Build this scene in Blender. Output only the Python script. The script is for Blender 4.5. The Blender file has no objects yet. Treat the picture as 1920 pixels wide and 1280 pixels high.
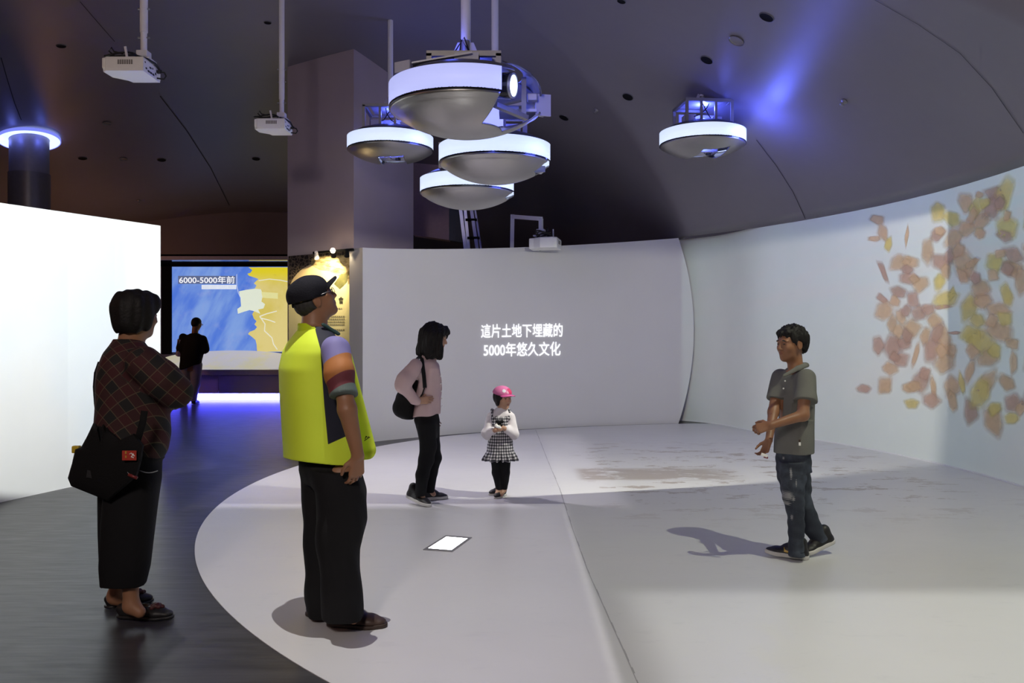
import bpy, bmesh, math, random
import numpy as np
from mathutils import Vector, Matrix

random.seed(7)
rng = np.random.default_rng(7)
SC = bpy.context.scene
COL = SC.collection
F = 1550.0          # focal length in pixels of the 1920 px wide frame
EYE = 1.4           # camera height
HZ = 628.0          # image row of the horizon
R_ = math.radians

# ------------------------------------------------------------------ camera
cam = bpy.data.cameras.new('camera')
cam.sensor_width = 36.0
cam.lens = 36.0 * F / 1920.0
cam.shift_y = (HZ - 640.0) / 1920.0
cam.clip_start = 0.05
cam_o = bpy.data.objects.new('camera', cam)
cam_o.location = (0, 0, EYE)
cam_o.rotation_euler = (R_(90), 0, 0)
COL.objects.link(cam_o)
SC.camera = cam_o

# ------------------------------------------------------------------ world, exposure
SC.view_settings.view_transform = 'Standard'
SC.view_settings.look = 'None'
SC.view_settings.gamma = 1.0
SC.view_settings.use_curve_mapping = False
SC.view_settings.exposure = 0.0
wd = bpy.data.worlds.new('world')
SC.world = wd
wd.use_nodes = True
wd.node_tree.nodes['Background'].inputs[0].default_value = (0.030, 0.027, 0.038, 1)
wd.node_tree.nodes['Background'].inputs[1].default_value = 1.0


# ------------------------------------------------------------------ node helper
class NB:
    def __init__(self, nt):
        self.nt = nt

    def n(self, t, **kw):
        x = self.nt.nodes.new(t)
        for k, v in kw.items():
            setattr(x, k, v)
        return x

    def put(self, sock, v):
        if isinstance(v, bpy.types.NodeSocket):
            self.nt.links.new(v, sock)
        elif v is not None:
            sock.default_value = v

    def m(self, op, a, b=None, c=None, clamp=False):
        x = self.n('ShaderNodeMath', operation=op, use_clamp=clamp)
        self.put(x.inputs[0], a)
        self.put(x.inputs[1], b)
        self.put(x.inputs[2], c)
        return x.outputs[0]

    def mix(self, f, a, b):
        x = self.n('ShaderNodeMix', data_type='RGBA')
        self.put(x.inputs[0], f)
        self.put(x.inputs[6], a if not isinstance(a, tuple) else (*a[:3], 1))
        self.put(x.inputs[7], b if not isinstance(b, tuple) else (*b[:3], 1))
        return x.outputs[2]

    def ss(self, v, lo, hi):
        x = self.n('ShaderNodeMapRange', interpolation_type='SMOOTHSTEP')
        self.put(x.inputs[0], v)
        x.inputs[1].default_value = lo
        x.inputs[2].default_value = hi
        return x.outputs[0]

    def noise(self, vec, scale, detail=2.0, rough=0.5):
        x = self.n('ShaderNodeTexNoise')
        self.put(x.inputs['Vector'], vec)
        x.inputs['Scale'].default_value = scale
        x.inputs['Detail'].default_value = detail
        x.inputs['Roughness'].default_value = rough
        return x.outputs[0]

    def attr(self, name):
        return self.n('ShaderNodeAttribute', attribute_name=name)

    def xyz(self, v):
        x = self.n('ShaderNodeSeparateXYZ')
        self.put(x.inputs[0], v)
        return x.outputs

    def vmul(self, v, s):
        x = self.n('ShaderNodeVectorMath', operation='MULTIPLY')
        self.put(x.inputs[0], v)
        x.inputs[1].default_value = s
        return x.outputs[0]


# ------------------------------------------------------------------ projector beams and lamps
def look_matrix(pos, target):
    d = (Vector(target) - Vector(pos)).normalized()
    q = d.to_track_quat('-Z', 'Y')
    return Matrix.Translation(pos) @ q.to_matrix().to_4x4()


def beam(name, pos, target, power, color, rect=None, soft=0.02, cone=120, radius=0.01, color2=None, nscale=2.5, blend=0.15, circ=(), also=None, half=None):
    """a projector's beam: a spot lamp, its rectangle (in tangents of the beam) cut by the light's own nodes"""
    L = bpy.data.lights.new(name, 'SPOT')
    L.energy = power
    L.color = color if color2 is None else (1, 1, 1)
    L.spot_size = R_(cone)
    L.spot_blend = blend
    L.shadow_soft_size = radius
    o = bpy.data.objects.new(name, L)
    if target is None:
        o.location = pos
    else:
        o.matrix_world = look_matrix(pos, target)
    COL.objects.link(o)
    if rect or color2:
        L.use_nodes = True
        nt = L.node_tree
        B = NB(nt)
        em = nt.nodes['Emission']
        tc = B.n('ShaderNodeTexCoord')
        x, y, z = B.xyz(tc.outputs['Normal'])
        nz = B.m('MULTIPLY', z, -1.0)
        nz = B.m('ABSOLUTE', nz)
        u = B.m('DIVIDE', x, nz)
        v = B.m('DIVIDE', y, nz)
        if rect:
            u0, u1, v0, v1 = rect
            a = B.ss(u, u0 - soft, u0 + soft)
            b = B.ss(u, u1 + soft, u1 - soft)
            c = B.ss(v, v0 - soft, v0 + soft)
            d = B.ss(v, v1 + soft, v1 - soft)
            mk = B.m('MULTIPLY', B.m('MULTIPLY', a, b), B.m('MULTIPLY', c, d))
            for (cx, cy, rr) in circ:
                du = B.m('SUBTRACT', u, cx); dv = B.m('SUBTRACT', v, cy)
                q = B.m('SQRT', B.m('ADD', B.m('MULTIPLY', du, du), B.m('MULTIPLY', dv, dv)))
                mk = B.m('MULTIPLY', mk, B.ss(q, abs(rr) + soft, abs(rr) - soft) if rr > 0 else B.ss(q, -rr - soft, -rr + soft))
            if half is not None:      # keep only directions clockwise of this bearing
                hv = B.m('SUBTRACT', B.m('MULTIPLY', v, math.cos(R_(half))), B.m('MULTIPLY', u, math.sin(R_(half))))
                mk = B.m('MULTIPLY', mk, B.ss(hv, 0.02, -0.02))
            if also:
                a0, a1, b0, b1 = also
                m2 = B.m('MULTIPLY', B.m('MULTIPLY', B.ss(u, a0 - soft, a0 + soft), B.ss(u, a1 + soft, a1 - soft)), B.m('MULTIPLY', B.ss(v, b0 - soft, b0 + soft), B.ss(v, b1 + soft, b1 - soft)))
                mk = B.m('MAXIMUM', mk, m2)
            B.put(em.inputs['Strength'], mk)
        if color2:
            cv = B.n('ShaderNodeCombineXYZ')
            B.put(cv.inputs[0], u)
            B.put(cv.inputs[1], v)
            f = B.ss(B.noise(cv.outputs[0], nscale, 3.0), 0.42, 0.62)
            B.put(em.inputs['Color'], B.mix(f, color, color2))
    return o


def point(name, pos, power, color, radius=0.03):
    L = bpy.data.lights.new(name, 'POINT')
    L.energy = power
    L.color = color
    L.shadow_soft_size = radius
    o = bpy.data.objects.new(name, L)
    o.location = pos
    COL.objects.link(o)
    return o


# floor beams (straight down; rectangle = floor rectangle / lamp height)
def floor_beam(name, p, x0, x1, y0, y1, power, color, soft=0.012, circ=(), also=None):
    h = p[2]
    al = None if also is None else ((also[0] - p[0]) / h, (also[1] - p[0]) / h, (also[2] - p[1]) / h, (also[3] - p[1]) / h)
    cc = [((c[0] - p[0]) / h, (c[1] - p[1]) / h, c[2] / h) for c in circ]
    return beam(name, p, None, power, color, ((x0 - p[0]) / h, (x1 - p[0]) / h, (y0 - p[1]) / h, (y1 - p[1]) / h), soft, cone=165, radius=0.006, circ=cc, also=al)


ON_DISC = (3.412, 7.471, 6.13)      # the picture thrown on the floor spills a little over the white disc
IN_RIGHT = (-3.313, 7.789, 8.02)
IN_CENTRE = (3.93, 4.94, 8.22)
floor_beam('beam_overhead', (-0.95, 3.72, 4.85), -4.0, 0.44, 2.0, 6.84, 475, (1.0, 0.98, 0.94), 0.006, (ON_DISC,), (-1.50, 0.44, 1.9, 4.6))
floor_beam('beam_middle', (-1.75, 8.35, 2.72), -4.0, 0.95, 6.70, 11.6, 195, (0.94, 0.88, 1.0), 0.05, (ON_DISC, IN_CENTRE))
floor_beam('beam_right', (2.8, 3.65, 4.35), 0.42, 5.2, 2.2, 13.6, 330, (0.96, 0.98, 0.76), 0.012, (IN_RIGHT, IN_CENTRE))
floor_beam('beam_right_near', (2.4, 2.6, 4.5), 0.62, 5.0, 1.0, 4.5, 285, (0.98, 1.0, 0.93), 0.03, (IN_RIGHT,))
# wall beams: aimed level, everything above the lamp's own height is masked
beam('beam_left_wall', (-1.15, 5.6, 2.72), (-4.1, 7.6, 2.72), 700, (0.95, 0.99, 0.93), (-3, 0.46, -0.80, -0.03), 0.02, cone=150, color2=(0.88, 0.99, 1.0), nscale=1.6, blend=0.1)
RWP = (0.75, 6.9, 3.03)
beam('beam_right_wall', RWP, None, 175, (0.62, 1.0, 0.82), (-60, 60, -60, 60), 0.012, cone=179.6, radius=0.006, color2=(0.76, 0.95, 0.76), nscale=1.1, blend=0.0,
     circ=(((IN_RIGHT[0] - RWP[0]) / RWP[2], (IN_RIGHT[1] - RWP[1]) / RWP[2], -8.03 / RWP[2]),), half=72.6)
beam('fill_centre_wall', (1.2, 6.5, 2.74), (-0.3, 12.0, 2.74), 275, (1.0, 0.99, 0.84), (-1.5, 3, -3, -0.004), 0.03, cone=150, blend=0.1)  # unseen spot added to brighten the centre wall
# unseen soft fill lamp added behind the visitor to brighten people
beam('beam_fill', (-1.2, -1.2, 3.5), (-0.6, 6.0, 1.2), 400, (1.0, 0.87, 0.80), None, cone=120, radius=0.35, blend=1.0)
# warm wash behind the left wall, dim yellow spot on the ceiling
point('warm_wash', (-8.4, 15.3, 2.1), 26, (1.0, 0.45, 0.18), 0.15)
point('warm_wash_near', (-6.0, 3.0, 3.4), 30, (1.0, 0.42, 0.20), 0.2)


sl = bpy.data.lights.new('strip_led', 'AREA')
sl.shape = 'RECTANGLE'; sl.size = 4.6; sl.size_y = 0.10; sl.energy = 190; sl.color = (0.10, 0.08, 1.0)
slo = bpy.data.objects.new('strip_led', sl)
slo.matrix_world = Matrix.Translation((-6.4, 17.72, 0.10)) @ Matrix.Rotation(R_(68), 4, 'X')
COL.objects.link(slo)


# ------------------------------------------------------------------ object helpers
def link(o, parent=None):
    COL.objects.link(o)
    if parent is not None:
        o.parent = parent
        o.matrix_parent_inverse = Matrix.Identity(4)
    return o


def origin_of(p):
    v = Vector((0, 0, 0))
    while p is not None:
        v = v + p.location
        p = p.parent
    return v


def thing(name, label, cat, loc, group=None):
    o = bpy.data.objects.new(name, None)
    o.empty_display_size = 0.1
    o.location = loc
    o['label'] = label
    o['category'] = cat
    if group:
        o['group'] = group
    COL.objects.link(o)
    return o


def tag(o, label, cat, group=None):
    o['label'] = label
    o['category'] = cat
    if group:
        o['group'] = group
    return o


def raw(name, V, faces, mat, parent=None, smooth=False, loc=None, mats=None, fm=None):
    """world-space vertices -> one mesh object; its origin is loc (or the parent's origin)"""
    V = np.asarray(V, dtype=float)
    base = origin_of(parent)
    own = Vector(loc) - base if loc is not None else Vector((0, 0, 0))
    V = V - np.array(base + own)
    me = bpy.data.meshes.new(name)
    me.from_pydata(V.tolist(), [], [list(map(int, q)) for q in faces])
    if smooth:
        me.polygons.foreach_set('use_smooth', [True] * len(me.polygons))
    for mm in (mats or [mat]):
        me.materials.append(mm)
    if fm is not None:
        me.polygons.foreach_set('material_index', fm)
    me.update()
    o = bpy.data.objects.new(name, me)
    o.location = own
    return link(o, parent)


class MB:
    """collects simple shapes in world space and links them as one mesh"""
    def __init__(self):
        self.v = []
        self.f = []

    def add(self, v, f):
        b = len(self.v)
        self.v += [tuple(x) for x in v]
        self.f += [tuple(b + i for i in q) for q in f]
        return self

    def box(self, c, s, rot=None, bev=0.0):
        bm = bmesh.new()
        bmesh.ops.create_cube(bm, size=1.0)
        bmesh.ops.scale(bm, vec=s, verts=bm.verts)
        if bev > 0:
            bmesh.ops.bevel(bm, geom=list(bm.edges), offset=bev, segments=2, affect='EDGES', profile=0.6)
        M = Matrix.Translation(c) @ (rot.to_4x4() if rot is not None else Matrix.Identity(4))
        bm.transform(M)
        bm.verts.index_update()
        self.add([v.co[:] for v in bm.verts], [[v.index for v in p.verts] for p in bm.faces])
        bm.free()
        return self

    def bar(self, a, b, w, h=None, up=(0, 0, 1)):
        a, b = Vector(a), Vector(b)
        d = (b - a)
        L = d.length
        d.normalize()
        up = Vector(up)
        if abs(d.dot(up)) > 0.98:
            up = Vector((0, 1, 0))
        s = d.cross(up).normalized()
        u = s.cross(d)
        M = Matrix((s, d, u)).transposed()
        return self.box((a + b) / 2, (w, L, h or w), M)

    def tube(self, pts, r, n=10, cap=True):
        pts = [Vector(p) for p in pts]
        rs = r if isinstance(r, (list, tuple)) else [r] * len(pts)
        rings = []
        ref = None
        for i, p in enumerate(pts):
            d = (pts[min(i + 1, len(pts) - 1)] - pts[max(i - 1, 0)]).normalized()
            if ref is None:
                ref = Vector((0, 0, 1)) if abs(d.z) < 0.9 else Vector((1, 0, 0))
            s = d.cross(ref).normalized()
            u = s.cross(d).normalized()
            ref = u
            rings.append([p + (s * math.cos(2 * math.pi * k / n) + u * math.sin(2 * math.pi * k / n)) * rs[i] for k in range(n)])
        v = [q for g in rings for q in g]
        f = []
        for i in range(len(pts) - 1):
            for k in range(n):
                f.append((i * n + k, i * n + (k + 1) % n, (i + 1) * n + (k + 1) % n, (i + 1) * n + k))
        if cap:
            f.append(tuple(range(n - 1, -1, -1)))
            f.append(tuple((len(pts) - 1) * n + k for k in range(n)))
        return self.add(v, f)

    def lathe(self, c, prof, n=48, a0=0.0, a1=2 * math.pi, keep=None, M=None):
        """profile of (r, z); keep(angle, r, z) drops faces"""
        full = abs(a1 - a0 - 2 * math.pi) < 1e-6
        m = n if full else n + 1
        v = []
        for r, z in prof:
            for k in range(m):
                a = a0 + (a1 - a0) * k / n
                p = Vector((r * math.cos(a), r * math.sin(a), z))
                if M is not None:
                    p = M @ p
                v.append(p + Vector(c))
        f = []
        for i in range(len(prof) - 1):
            for k in range(n):
                if keep is not None:
                    a = a0 + (a1 - a0) * (k + 0.5) / n
                    if not keep(a, (prof[i][0] + prof[i + 1][0]) / 2, (prof[i][1] + prof[i + 1][1]) / 2):
                        continue
                k2 = (k + 1) % m
                f.append((i * m + k, i * m + k2, (i + 1) * m + k2, (i + 1) * m + k))
        return self.add(v, f)

    def out(self, name, mat, parent=None, smooth=False, loc=None, auto=None):
        o = raw(name, self.v, self.f, mat, parent, smooth, loc)
        if smooth and auto:
            o.data.set_sharp_from_angle(angle=R_(auto))
        return o


def solidify(o, t, offset=0.0):
    md = o.modifiers.new('thickness', 'SOLIDIFY')
    md.thickness = t
    md.offset = offset
    return o


# ------------------------------------------------------------------ rays from the photograph's viewpoint onto the built surfaces
EYEV = np.array([0, 0, EYE])


def ray(px, py):
    return np.array([(px - 960) / F, 1.0, (HZ - py) / F])


def on_depth(px, py, Y):
    return EYEV + ray(px, py) * Y


def on_floor(px, py):
    return EYEV + ray(px, py) * (EYE * F / (py - HZ))


def on_plane(px, py, p0, nrm):
    d = ray(px, py)
    t = np.dot(np.asarray(p0) - EYEV, nrm) / np.dot(d, nrm)
    return EYEV + d * t


def on_cyl(px, py, c, R, inset=0.0):
    d = ray(px, py)
    R = R - inset
    a = d[0] ** 2 + d[1] ** 2
    b = -2 * (d[0] * c[0] + d[1] * c[1])
    cc = c[0] ** 2 + c[1] ** 2 - R * R
    t = (-b + math.sqrt(b * b - 4 * a * cc)) / (2 * a)
    return EYEV + d * t


# ------------------------------------------------------------------ materials
def base_mat(name):
    m = bpy.data.materials.new(name)
    m.use_nodes = True
    b = m.node_tree.nodes['Principled BSDF']
    return m, b, NB(m.node_tree)


def pm(name, col, rough=0.6, metal=0.0, var=0.12, vscale=18.0, bump=0.0, bscale=60.0, spec=0.5, coat=0.0):
    """plain procedural surface: base colour with a little mottling, optional fine relief"""
    m, b, B = base_mat(name)
    tc = B.n('ShaderNodeTexCoord')
    nz = B.noise(tc.outputs['Object'], vscale, 3.0)
    c2 = tuple(max(0.0, min(1.0, x * (1 - var))) for x in col)
    c3 = tuple(max(0.0, min(1.0, x * (1 + var))) for x in col)
    B.put(b.inputs['Base Color'], B.mix(nz, c2, c3))
    b.inputs['Roughness'].default_value = rough
    b.inputs['Metallic'].default_value = metal
    b.inputs['Specular IOR Level'].default_value = spec
    b.inputs['Coat Weight'].default_value = coat
    if bump > 0:
        bp = B.n('ShaderNodeBump')
        bp.inputs['Strength'].default_value = bump
        bp.inputs['Distance'].default_value = 0.01
        B.put(bp.inputs['Height'], B.noise(tc.outputs['Object'], bscale, 4.0))
        B.put(b.inputs['Normal'], bp.outputs[0])
    return m


def em(name, col, s=1.0):
    m, b, B = base_mat(name)
    b.inputs['Base Color'].default_value = (*[min(0.8, c) for c in col], 1)
    b.inputs['Emission Color'].default_value = (*col, 1)
    b.inputs['Emission Strength'].default_value = s
    b.inputs['Roughness'].default_value = 0.5
    return m


M = {}
M['wall_white'] = pm('wall_white', (0.74, 0.74, 0.74), 0.62, var=0.03, vscale=3.0)
M['wall_centre'] = pm('wall_centre', (0.66, 0.65, 0.67), 0.7, var=0.03, vscale=2.0, bump=0.05, bscale=90)
M['plinth'] = pm('plinth', (0.52, 0.44, 0.52), 0.6, var=0.06, vscale=3)
M['pillar'] = pm('pillar_paint', (0.46, 0.385, 0.43), 0.8, var=0.05, vscale=4)
M['brown_wall'] = pm('brown_wall', (0.20, 0.15, 0.15), 0.8, var=0.06, vscale=3)
M['bulkhead'] = pm('bulkhead_paint', (0.55, 0.38, 0.42), 0.8)
M['black'] = pm('black_paint', (0.009, 0.009, 0.011), 0.85, var=0.1, spec=0.1)
M['gloss_black'] = pm('gloss_black', (0.015, 0.015, 0.018), 0.06, var=0.1)
M['trim'] = pm('mauve_trim', (0.52, 0.45, 0.54), 0.45)
M['white_plastic'] = pm('white_plastic', (0.90, 0.89, 0.86), 0.32, var=0.02)
M['white_metal'] = pm('white_paint_metal', (0.80, 0.79, 0.82), 0.4, var=0.04)
M['grey_vent'] = pm('grey_vent', (0.24, 0.22, 0.21), 0.6)
M['cable'] = pm('black_cable', (0.012, 0.012, 0.013), 0.55)
M['dish'] = pm('satin_grey_dish', (0.40, 0.385, 0.37), 0.36, metal=0.85, var=0.05, vscale=9)
M['shell'] = pm('dark_grey_shell', (0.14, 0.135, 0.15), 0.45, metal=0.4)
M['steel'] = pm('dull_steel', (0.30, 0.29, 0.30), 0.45, metal=0.5)
M['alu'] = pm('aluminium', (0.42, 0.42, 0.46), 0.35, metal=0.7)
M['band_big'] = em('pale_blue_band', (0.47, 0.51, 0.96), 0.84)
M['band'] = em('bright_blue_band', (0.66, 0.76, 1.0), 0.95)
M['led'] = em('blue_led', (0.50, 0.58, 1.0), 1.5)
M['lens'] = em('projector_lens', (0.80, 1.0, 0.88), 3.0)
M['bulb'] = em('warm_bulb', (1.0, 0.82, 0.5), 12.0)
M['text_light'] = em('glowing_letter_white', (0.93, 0.95, 0.98), 0.95)


def ceiling_mat():
    m, b, B = base_mat('ceiling_paint')
    g = B.n('ShaderNodeNewGeometry')
    n1 = B.noise(g.outputs['Position'], 0.7, 3.0)
    n2 = B.noise(g.outputs['Position'], 7.0, 3.0)
    c = B.mix(n1, (0.185, 0.17, 0.19), (0.235, 0.215, 0.24))
    c = B.mix(B.m('MULTIPLY', n2, 0.35), c, (0.17, 0.15, 0.185))
    B.put(b.inputs['Base Color'], c)
    b.inputs['Roughness'].default_value = 0.42
    return m


def dark_floor_mat():
    m, b, B = base_mat('dark_floor')
    g = B.n('ShaderNodeNewGeometry')
    s = B.vmul(g.outputs['Position'], (0.55, 5.0, 1.0))
    n1 = B.noise(s, 2.2, 6.0, 0.65)
    n2 = B.noise(g.outputs['Position'], 1.3, 3.0)
    n3 = B.noise(B.vmul(g.outputs['Position'], (1.5, 14.0, 1.0)), 3.0, 4.0)
    c = B.mix(B.ss(n1, 0.3, 0.72), (0.030, 0.029, 0.033), (0.066, 0.064, 0.070))
    c = B.mix(B.m('MULTIPLY', n2, 0.4), c, (0.040, 0.036, 0.036))
    B.put(b.inputs['Base Color'], c)
    B.put(b.inputs['Roughness'], B.m('ADD', 0.26, B.m('MULTIPLY', n3, 0.22)))
    bp = B.n('ShaderNodeBump')
    bp.inputs['Strength'].default_value = 0.10
    bp.inputs['Distance'].default_value = 0.01
    B.put(bp.inputs['Height'], n1)
    B.put(b.inputs['Normal'], bp.outputs[0])
    return m


def white_floor_mat():
    m, b, B = base_mat('white_floor')
    g = B.n('ShaderNodeNewGeometry')
    P = g.outputs['Position']
    x, y, z = B.xyz(P)
    n1 = B.noise(P, 1.1, 4.0)
    n2 = B.noise(B.vmul(P, (1.0, 3.0, 1.0)), 2.6, 6.0, 0.7)
    c = B.mix(n1, (0.60, 0.59, 0.605), (0.68, 0.67, 0.675))
    # brown noise patches on the right part of the floor
    reg = B.m('MULTIPLY', B.ss(x, 0.55, 1.0), B.ss(x, 5.0, 3.2))
    reg = B.m('MULTIPLY', reg, B.m('MULTIPLY', B.ss(y, 5.6, 7.8), B.ss(y, 11.6, 9.2)))
    # densest streak
    ds = B.m('MULTIPLY', B.m('MULTIPLY', B.ss(x, 0.6, 0.75), B.ss(x, 2.4, 1.9)), B.m('MULTIPLY', B.ss(y, 7.9, 8.05), B.ss(y, 8.75, 8.55)))
    n4 = B.noise(B.vmul(P, (1.0, 1.9, 1.0)), 2.2, 8.0, 0.72)
    w = B.ss(n4, 0.555, 0.58)
    w2 = B.ss(n2, 0.40, 0.46)
    f = B.m('MAXIMUM', B.m('MULTIPLY', w, reg), B.m('MULTIPLY', w2, ds))
    c = B.mix(B.m('MULTIPLY', f, 0.85), c, (0.34, 0.285, 0.25))
    # faint scuffs
    n5 = B.noise(B.vmul(P, (1.2, 2.4, 1.0)), 3.4, 6.0, 0.7)
    c = B.mix(B.m('MULTIPLY', B.ss(n5, 0.56, 0.70), 0.16), c, (0.42, 0.42, 0.45))
    B.put(b.inputs['Base Color'], c)
    B.put(b.inputs['Roughness'], B.m('ADD', 0.27, B.m('MULTIPLY', n2, 0.16)))
    return m


M['ceiling'] = ceiling_mat()
M['dark_floor'] = dark_floor_mat()
M['white_floor'] = white_floor_mat()

# ================================================================== SETTING
def struct(o, label=None):
    o['kind'] = 'structure'
    if label:
        o['label'] = label
    return o


# ---- floor
fl = MB().box((-2.0, 9.0, -0.05), (44, 44, 0.1)).out('floor', M['dark_floor'])
struct(fl, 'dark streaky polished floor of the hall')

CW_C, CW_R = (3.93, 4.94), 8.245       # centre wall cylinder
RW_C, RW_R = (-3.313, 7.789), 8.012    # right wall cylinder
DISC_C, DISC_R = (3.412, 7.471), 5.863  # painted white floor

# white floor: the disc, ended by the centre wall and the right wall
poly = []
for k in range(0, 241):
    a = R_(100 + k * 1.0)
    p = (DISC_C[0] + DISC_R * math.cos(a), DISC_C[1] + DISC_R * math.sin(a))
    if math.hypot(p[0] - CW_C[0], p[1] - CW_C[1]) > CW_R - 0.13 and p[1] > 9:
        continue
    if math.hypot(p[0] - RW_C[0], p[1] - RW_C[1]) > RW_R + 0.02 and p[1] < 7:
        continue
    poly.append(p)
edge = []
for k in range(0, 100):                # back along the right wall, then along the centre wall
    a = R_(-52 + k * 1.0)
    f = min(1.0, max(0.0, (math.degrees(a) - 30.0) / 10.0))
    rr = RW_R + 0.03 + 0.34 * f * f * (3 - 2 * f)
    p = (RW_C[0] + rr * math.cos(a), RW_C[1] + rr * math.sin(a))
    if math.hypot(p[0] - CW_C[0], p[1] - CW_C[1]) > CW_R - 0.06 and p[1] > 9:
        break
    if p[1] > 2.2:
        edge.append(p)
edge2 = []
for k in range(0, 70):
    a = R_(97 + k * 1.0)
    mg = 0.05 + 0.10 * k / 60.0
    p = (CW_C[0] + (CW_R - mg) * math.cos(a), CW_C[1] + (CW_R - mg) * math.sin(a))
    if p[0] > edge[-1][0]:
        continue
    if math.hypot(p[0] - DISC_C[0], p[1] - DISC_C[1]) > DISC_R - 0.02:
        break
    edge2.append(p)
poly = [p for p in poly if not (p[0] > 3.4 and p[1] > 8)]
outline = poly + edge + edge2
n = len(outline)
V = [(x, y, 0.004) for x, y in outline] + [(x, y, 0.0005) for x, y in outline]
Fc = [tuple(range(n))] + [(i, (i + 1) % n, n + (i + 1) % n, n + i) for i in range(n)]
wf = raw('floor_white', V, Fc, M['white_floor'])
struct(wf, 'round white painted floor under the projections')
bm = bmesh.new(); bm.from_mesh(wf.data); bmesh.ops.recalc_face_normals(bm, faces=bm.faces); bm.to_mesh(wf.data); bm.free()
# edge between two projected images, painted as a grey line on the floor
seam = [on_floor(px, py) for px, py in ((1004, 806), (1025, 860), (1048, 915), (1072, 990), (1100, 1068), (1136, 1150), (1172, 1230), (1215, 1330))]
sm = MB()
for a, b in zip(seam[:-1], seam[1:]):
    a = Vector((a[0], a[1], 0.0045)); b = Vector((b[0], b[1], 0.0045))
    for i in range(8):
        p = a.lerp(b, i / 8); q = a.lerp(b, (i + 1) / 8)
        j = 0.004 + 0.006 * random.random()
        sm.add([(p.x, p.y, .0046), (p.x + j, p.y, .0046), (q.x + j, q.y, .0046), (q.x, q.y, .0046)], [(0, 1, 2, 3)])
struct(sm.out('beam_edge_line', pm('beam_edge_grey', (0.36, 0.35, 0.36), 0.5)), 'grey line painted along the edge of two projected images on the white floor')


# ---- ceiling: a low vault that springs from the tops of the walls
C0 = (-1.0, 8.5)
SPR = 2.95
RISE = 2.35


def wall_r(th):
    dx, dy = math.cos(th), math.sin(th)
    ox, oy = C0[0] - RW_C[0], C0[1] - RW_C[1]
    b = ox * dx + oy * dy
    c = ox * ox + oy * oy - RW_R ** 2
    return -b + math.sqrt(b * b - c)


TAB = [(-180, 12.0), (-150, 13.0), (-90, 14.0), (-60, 12.0), (-45, 8.6)] + \
      [(d, wall_r(R_(d))) for d in range(-30, 55, 5)] + [(66, 7.6), (80, 9.4), (100, 10.8), (119, 13.0), (135, 13.8), (145, 14.0), (160, 13.0), (180, 12.0)]
TD = np.array([t[0] for t in TAB]); TR = np.array([t[1] for t in TAB])


def rim_r(th):
    return float(np.interp(math.degrees(th), TD, TR))


def ceil_z(x, y):
    r = math.hypot(x - C0[0], y - C0[1])
    q = min(1.0, r / rim_r(math.atan2(y - C0[1], x - C0[0])))
    return SPR + RISE * (1 - q ** 2.3)


def ceil_normal(x, y, e=0.05):
    gx = (ceil_z(x + e, y) - ceil_z(x - e, y)) / (2 * e)
    gy = (ceil_z(x, y + e) - ceil_z(x, y - e)) / (2 * e)
    return Vector((gx, gy, -1)).normalized()


def on_ceiling(px, py, drop=0.0):
    d = ray(px, py)
    lo, hi = 0.5, 40.0
    t = 0.5
    while t < 30:
        p = EYEV + d * t
        if p[2] > ceil_z(p[0], p[1]) - drop:
            break
        t += 0.05
    lo = t - 0.05
    hi = t
    for _ in range(25):
        mid = (lo + hi) / 2
        p = EYEV + d * mid
        if p[2] > ceil_z(p[0], p[1]) - drop:
            hi = mid
        else:
            lo = mid
    return EYEV + d * lo


NA, NR = 240, 48
V = [(C0[0], C0[1], SPR + RISE)]
for i in range(1, NR + 1):
    q = i / NR
    for k in range(NA):
        th = -math.pi + 2 * math.pi * k / NA
        r = q * rim_r(th)
        V.append((C0[0] + r * math.cos(th), C0[1] + r * math.sin(th), SPR + RISE * (1 - q ** 2.3)))
Fc = [(0, 1 + (k + 1) % NA, 1 + k) for k in range(NA)]
for i in range(NR - 1):
    for k in range(NA):
        a = 1 + i * NA; b = 1 + (i + 1) * NA
        Fc.append((a + k, a + (k + 1) % NA, b + (k + 1) % NA, b + k))
ceil = struct(raw('ceiling', V, Fc, M['ceiling'], smooth=True), 'low vaulted dark grey ceiling')
solidify(ceil, 0.06, -1.0)

# panel joints of the ceiling shell (thin dark strips)
groove = pm('ceiling_groove', (0.03, 0.028, 0.03), 0.8)


def ceiling_line(pix, w):
    pts = []
    for (a, b) in zip(pix[:-1], pix[1:]):
        for i in range(6):
            pts.append((a[0] + (b[0] - a[0]) * i / 6, a[1] + (b[1] - a[1]) * i / 6))
    pts.append(pix[-1])
    P3 = [Vector(on_ceiling(x, y, 0.008)) for x, y in pts]
    mb = MB()
    for a, b in zip(P3[:-1], P3[1:]):
        nrm = ceil_normal(a.x, a.y)
        s = (b - a).cross(nrm).normalized() * w / 2
        mb.add([a - s, a + s, b + s, b - s], [(0, 1, 2, 3)])
    o = mb.out('ceiling_joint', groove, ceil)
    return o


ceiling_line([(1640, 0), (1720, 45), (1800, 100), (1860, 165), (1919, 250)], 0.007)
ceiling_line([(1418, 262), (1455, 310), (1487, 360), (1510, 410)], 0.009)
ceiling_line([(2, 108), (14, 150), (28, 195), (40, 225)], 0.011)
ceiling_line([(150, 3), (180, 38), (215, 78)], 0.009)
ceiling_line([(300, 180), (350, 245), (395, 315), (430, 385)], 0.014)

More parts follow.
